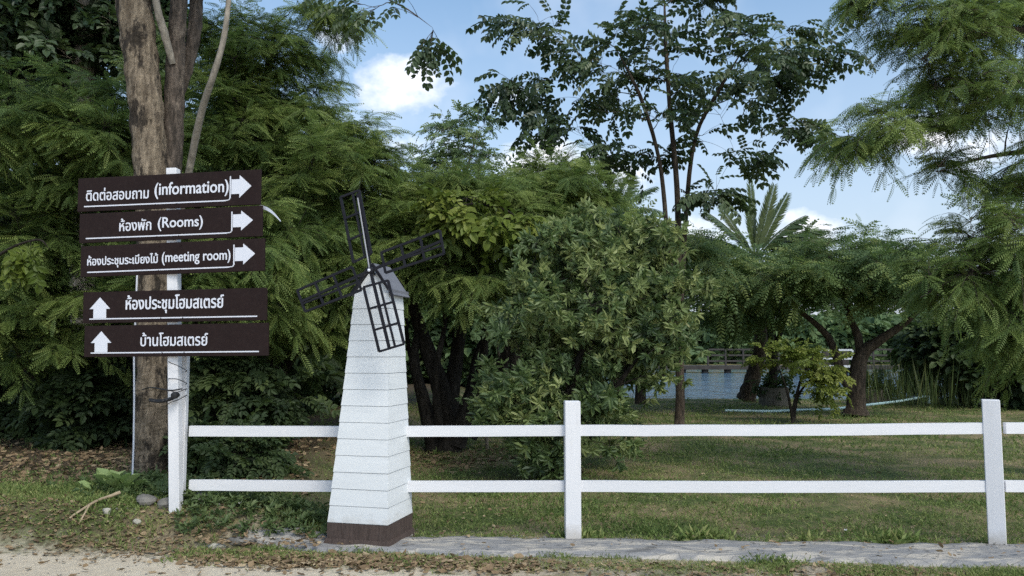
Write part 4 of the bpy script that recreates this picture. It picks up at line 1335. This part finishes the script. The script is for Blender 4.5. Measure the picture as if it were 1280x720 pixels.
tag(mb.build('reeds', M['reed']), 'tall green reeds along the lake bank', 'reeds', kind='stuff')
# leaning dry props behind the dark trunks
for lb, pts in (('thin dark pole leaning to the right beside the dark forking trunks', [(585, 470, 13.3), (608, 545, 13.0)]), ('thicker grey pole propping the spreading tree just left of the round bush', [(621, 425, 13.2), (632, 510, 13.6)]),
                ('thin pale pole leaning among the dark forking trunks', [(574, 478, 14.2), (566, 540, 14.0)])):
    a, b_ = at(*pts[0]), at(*pts[1]); b2 = b_ + (b_ - a) * .05; b2[2] = gz(b_[0], b_[1]) - .03
    mb = MB(); mb.tube([a, (a + b_) / 2 + (.01, 0, 0), b_, b2], [.022, .025, .028, .028], 8)
    tag(mb.build('prop_pole', M['bamboo'], origin=b2), lb, 'pole', 'prop poles under the spreading tree')

# ------------------------------------------------------------------ grass, weeds, litter
rng = np.random.default_rng(100)
tv, tq = pack([kite((0, 0, 0), (1, 0, .0), .55, .09, (0, 1, 0), 0, .6), kite((.5, 0, 0), (.8, 0, .55), .5, .075, (0, 1, 0), 0, .3)])


def grass(x, y, ln, mb, keep=None, dry=0.0):
    n_ = len(x)
    pn = wob(x, y, .7, 4) + .6 * wob(x, y, 2.4, 2)
    dens = np.clip(.72 + .42 * pn - .45 * sstep(.35, .8, wob(x, y, 1.6, 9)), .08, 1)
    dens = dens * (1 - .45 * sstep(-1.9, -2.7, x))
    k_ = rng.uniform(size=n_) < dens
    if keep is not None: k_ &= keep
    x, y = x[k_], y[k_]; pn = pn[k_]; n_ = len(x)
    X = rng.normal(0, .55, (n_, 3)); X[:, 2] = rng.uniform(.35, 1, n_)
    Z = rng.normal(size=(n_, 3)); Z[:, 2] *= .2
    t = np.clip(.47 - .16 * pn - .05 * wob(x, y, 5.1, 3) + rng.normal(0, .17, n_) + dry + .04 + .09 * sstep(8.3, 9.2, y) * sstep(14.5, 12.5, y) * sstep(-.5, 1, x) + .3 * (rng.uniform(size=n_) < .08), 0, 1)  # paler, drier-tinted band across the right lawn stands in for sunlight there
    mb.scatter(tv, tq, np.stack((x, y, gz(x, y) - .004), -1), X, Z, ln * rng.uniform(.5, 1.3, n_) * (.85 + .25 * pn), t)


mb = MB()
n_ = 100000
y = 6.6 + 6.0 * rng.uniform(size=n_) ** 1.3; x = rng.uniform(-.95, .82, n_) * y * .95
left = sstep(-1.6, -2.8, x)
thin = rng.uniform(size=n_) < (1 - .8 * left * sstep(7.9, 8.8, y))
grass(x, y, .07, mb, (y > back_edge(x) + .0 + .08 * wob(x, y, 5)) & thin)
n_ = 60000
y = 12 + 14.6 * rng.uniform(size=n_) ** .9; x = rng.uniform(-.55, .9, n_) * y
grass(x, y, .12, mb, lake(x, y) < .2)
# left verge and straggling band in front of the strip
n_ = 30000
x = rng.uniform(-5.2, -1.3, n_); y = sand_edge(x) + rng.normal(.6, .36, n_) + .1 * wob(x, y[:n_] * 0 + x, 3)
grass(x, y, .065, mb, (y > sand_edge(x) + .05) & ((x < -2.35) | (y < front_edge(x) - .03) | (y > back_edge(x))), .12)
n_ = 26000
x = rng.uniform(-2.6, 4.6, n_); y = front_edge(x) - .16 + rng.normal(0, .11, n_) - .05 * wob(x, x, 2)
grass(x, y, .045, mb, (y < front_edge(x) + .01) & (wob(x, y, 2.0, 7) > -.5), .18)
n_ = 1500
x = rng.choice((-1.9, -1.2, .35, .8, 1.9), n_) + rng.normal(0, .09, n_); y = front_edge(x) + rng.normal(.02, .04, n_)
grass(x, y, .07, mb, None, .0)
x = rng.choice((.55, 1.6, 2.3, 3.1), n_) + rng.normal(0, .10, n_); y = back_edge(x) + rng.normal(.06, .04, n_)
grass(x, y, .14, mb, None, .05)
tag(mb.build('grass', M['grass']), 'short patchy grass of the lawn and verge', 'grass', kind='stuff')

tv, tq = pack(oval((-.5, 0, 0), (1, 0, 0), 1, .26, (0, 1, 0), -.2))
mb = MB()
def litter(x, y, sz):
    n_ = len(x)
    st_ = ((y > front_edge(x)) & (y < back_edge(x)) & (x > -2.5)) * .045
    X = rng.normal(size=(n_, 3)) * (1, 1, .12); Z = rng.normal(0, .45, (n_, 3)) + (0, 0, 1)
    mb.scatter(tv, tq, np.stack((x, y, gz(x, y) + st_ + rng.uniform(.003, .018, n_)), -1), X, Z, sz * rng.uniform(.4, 1.25, n_), np.clip(rng.normal(.45, .25, n_), 0, 1))
n_ = 2000
x = rng.uniform(-2.4, 3.2, n_) ** 1; y = front_edge(x) - .26 + rng.normal(0, .13, n_); k_ = (y < front_edge(x) + .02) & (rng.uniform(size=n_) < np.where(x < .2, 1, .45))
litter(x[k_], y[k_], .05)
n_ = 700
x = rng.normal(-1.0, .55, n_); y = front_edge(x) - .24 + rng.normal(0, .1, n_); k_ = y < front_edge(x)
litter(x[k_], y[k_], .075)
n_ = 1700
x = rng.uniform(-5, -1.5, n_); y = sand_edge(x) + rng.normal(.2, .2, n_); litter(x, y, .05)
n_ = 170
x = rng.uniform(-5, .6, n_); y = sand_edge(x) - np.abs(rng.normal(0, .55, n_)); litter(x, y, .055)
n_ = 2600
y = rng.uniform(7, 13, n_); x = rng.uniform(-.7, .55, n_) * y; k_ = (x < 0) | (rng.uniform(size=n_) < .35); litter(x[k_], y[k_], .05)
n_ = 3500
y = rng.uniform(7.8, 12.5, n_); x = rng.uniform(-.72, -.25, n_) * y; litter(x, y, .08)
n_ = 900
y = rng.normal(12, .7, n_); x = rng.normal(-1.1, .9, n_); litter(x, y, .09)
n_ = 130
x = rng.uniform(-2, 5, n_); y = front_edge(x) + (back_edge(x) - front_edge(x)) * rng.uniform(0, 1, n_); litter(x, y, .05)
tag(mb.build('leaf_litter', M['dead_leaf']), 'dry fallen leaves scattered over sand, strip and grass', 'leaves', kind='stuff')

# gravel and crumbs
mb = MB()
tv, tq = pack([[(-.5, -.4, 0), (.5, -.5, 0), (.2, .1, .45), (-.3, 0, .4)], [(.5, -.5, 0), (.4, .5, 0), (.0, .2, .4), (.2, .1, .45)], [(.4, .5, 0), (-.5, .4, 0), (-.3, 0, .4), (0, .2, .4)], [(-.5, .4, 0), (-.5, -.4, 0), (-.3, 0, .4), (-.3, 0, .4)], [(-.3, 0, .4), (.2, .1, .45), (0, .2, .4), (-.3, 0, .4)]])
n_ = 3600
n_ = 2400
x = rng.uniform(-4.5, 5, n_)
w1 = rng.uniform(size=n_)
y = np.where(w1 < .4, back_edge(x) + rng.normal(0, .12, n_), np.where(w1 < .7, front_edge(x) - np.abs(rng.normal(0, .3, n_)), sand_edge(x) - rng.uniform(-.3, .9, n_)))
st_ = ((y > front_edge(x)) & (y < back_edge(x)) & (x > -2.5)) * .035
mb.scatter(tv, tq, np.stack((x, y, gz(x, y) + st_ - .002), -1), rng.normal(size=(n_, 3)) * (1, 1, 0) + (.001, 0, 0), np.tile((0, 0, 1.0), (n_, 1)),   .005 + .02 * rng.uniform(size=n_) ** 4, .5)
tag(mb.build('gravel', M['rock']), 'small pale stones and crumbs on the verge', 'gravel', kind="stuff")


def rock(label, px, py, d, s, seed, mat):
    rr = np.random.default_rng(seed)
    c = at(px, py, d); c[2] = float(gz(c[0], c[1]))
    bm = 10
    la, lo = np.linspace(-math.pi / 2, math.pi / 2, 9), np.linspace(0, 2 * math.pi, 14, endpoint=False)
    A, B = np.meshgrid(la, lo, indexing='ij')
    v = np.stack((np.cos(A) * np.cos(B), np.cos(A) * np.sin(B), np.sin(A)), -1)
    ax_ = unit(rr.normal(size=(9, 3)))
    h_ = np.ones(A.shape)
    for a in ax_:
        k_ = rr.uniform(.55, .85); dd = v @ a
        h_ = np.minimum(h_, np.where(dd > .05, k_ / np.maximum(dd, .05), 9))
    V = (v * h_[..., None]).reshape(-1, 3) * np.array(s) + c + (0, 0, s[2] * .35)
    i = np.arange(8)[:, None] * 14; j = np.arange(14)[None]; k_ = (j + 1) % 14
    mb = MB().add(V, np.stack((i + j, i + k_, i + 14 + k_, i + 14 + j), -1).reshape(-1, 4))
    tag(mb.build('rock', mat, origin=c), label, 'rock', 'rocks by the sign post')


rock('grey angular rock left of the white sign post foot', 183, 640, 6.95, (.11, .09, .06), 1, M['rock'])
rock('small grey stone touching the foot of the sign post', 206, 633, 6.9, (.06, .06, .06), 2, M['rock'])
rock('pale flat stone right of the dry stick', 133, 658, 6.8, (.045, .035, .04), 3, M['pale_rock'])
rock('pale pebble between the stick and the grey rock', 171, 664, 6.72, (.035, .03, .03), 4, M['pale_rock'])
rock('grey stone in the ground cover right of the sign post', 248, 632, 7.0, (.10, .07, .06), 5, M['rock'])
rock('flat grey stone at the left end of the cement strip', 300, 668, 6.55, (.14, .08, .035), 6, M['rock'])
rock('pale stone beside the flat grey stone at the strip end', 270, 676, 6.45, (.08, .06, .03), 7, M['pale_rock'])

# broad-leaved weed
c = at(146, 628, 7.35); c[2] = float(gz(c[0], c[1]))
wd_ = thing('broad_leaf_weed', 'pale green broad-leaved weed on the ground left of the sign post', 'plant', c)
rr = np.random.default_rng(7)
bigl = pack(oval((.25, 0, 0), (1, 0, .1), .75, .26, (0, 1, 0), .22) + [[np.array((0, -.02, 0)), np.array((0, .02, 0)), np.array((.3, .02, .02)), np.array((.3, -.02, .02))]])
for i in range(30):
    a = i * 2.4 + rr.uniform(-.3, .3); el = .45 + 1.3 * (i / 30) + rr.uniform(-.1, .15)
    dr = np.array((math.cos(a) * 1.25, math.sin(a) * .8, el)); mb = MB()
    mb.scatter(bigl[0], bigl[1], [c + (rr.normal(0, .07), rr.normal(0, .05), .01)], [dr], [(0, 0, 1.0)], rr.uniform(.15, .27), rr.uniform(.5, 1))
    mb.build('leaf', M['weed'], wd_)

# creeping ground cover
mb = MB()
n_ = 900
px = np.concatenate((rng.uniform(228, 420, 500), rng.normal(205, 40, 400))); d = np.concatenate((rng.uniform(6.6, 7.4, 500), rng.uniform(7.0, 8.2, 400)))
x = (px - 640) / F * d
mb.scatter(T_WHORL_FLAT[0], T_WHORL_FLAT[1], np.stack((x, d, gz(x, d) + rng.uniform(.015, .09, n_)), -1), rng.normal(0, .4, (n_, 3)) + (0, -.1, 1), rng.normal(size=(n_, 3)), rng.uniform(.03, .075, n_), np.clip(rng.normal(.5, .2, n_), 0, 1))
tag(mb.build('ground_cover', M['cover']), 'low creeping leafy ground cover around the sign post and fence foot', 'ground cover', kind='stuff')

# stick
a, b_ = at(86, 672, 6.75), at(149, 643, 7.0)
mb = MB()
def ong(p, h_): p = p.copy(); p[2] = gz(p[0], p[1]) + h_; return p
a, m1, b_ = ong(a, .015), ong((a * .5 + b_ * .5), .05), ong(b_, .07)
mb.tube(smooth_path([a, a * .7 + m1 * .3 + (0, .01, .006), m1, m1 * .4 + b_ * .6 + (0, -.012, 0), b_], 5), np.linspace(.008, .015, 21), 7, rough=.12, rng=np.random.default_rng(3))
mb.tube([ong(at(98, 672, 6.7), .01), m1 * .75 + a * .25], [.005, .009], 6)
tag(mb.build('dry_stick', M['stick'], origin=a), 'dry forked stick lying on the verge beside the broad-leaved weed', 'stick')

# small white blossoms lying in the grass
for i, (lb, px, py, d) in enumerate((('left one of the two white blossoms by the sign post foot', 205, 620, 7.1), ('right one of the two white blossoms by the sign post foot', 213, 621, 7.1), ('white blossom in the ground cover right of the sign post', 299, 647, 6.9), ('white blossom lying on the grass near the right fence post', 1057, 664, 6.85))):
    c = at(px, py, d); c[2] = float(gz(c[0], c[1])) + .05
    rt = thing('white_blossom', lb, 'flower', c, 'white blossoms on the ground')
    pv = pack(oval((0, 0, 0), (1, 0, .35), 1, .42, (0, 1, 0), -.15))
    for k_ in range(5):
        an = k_ * 1.257 + i
        MB().scatter(pv[0], pv[1], [c], [(math.cos(an), math.sin(an), .45)], [(0, 0, 1.0)], .022, .5).build('petal', M['petal'], rt)
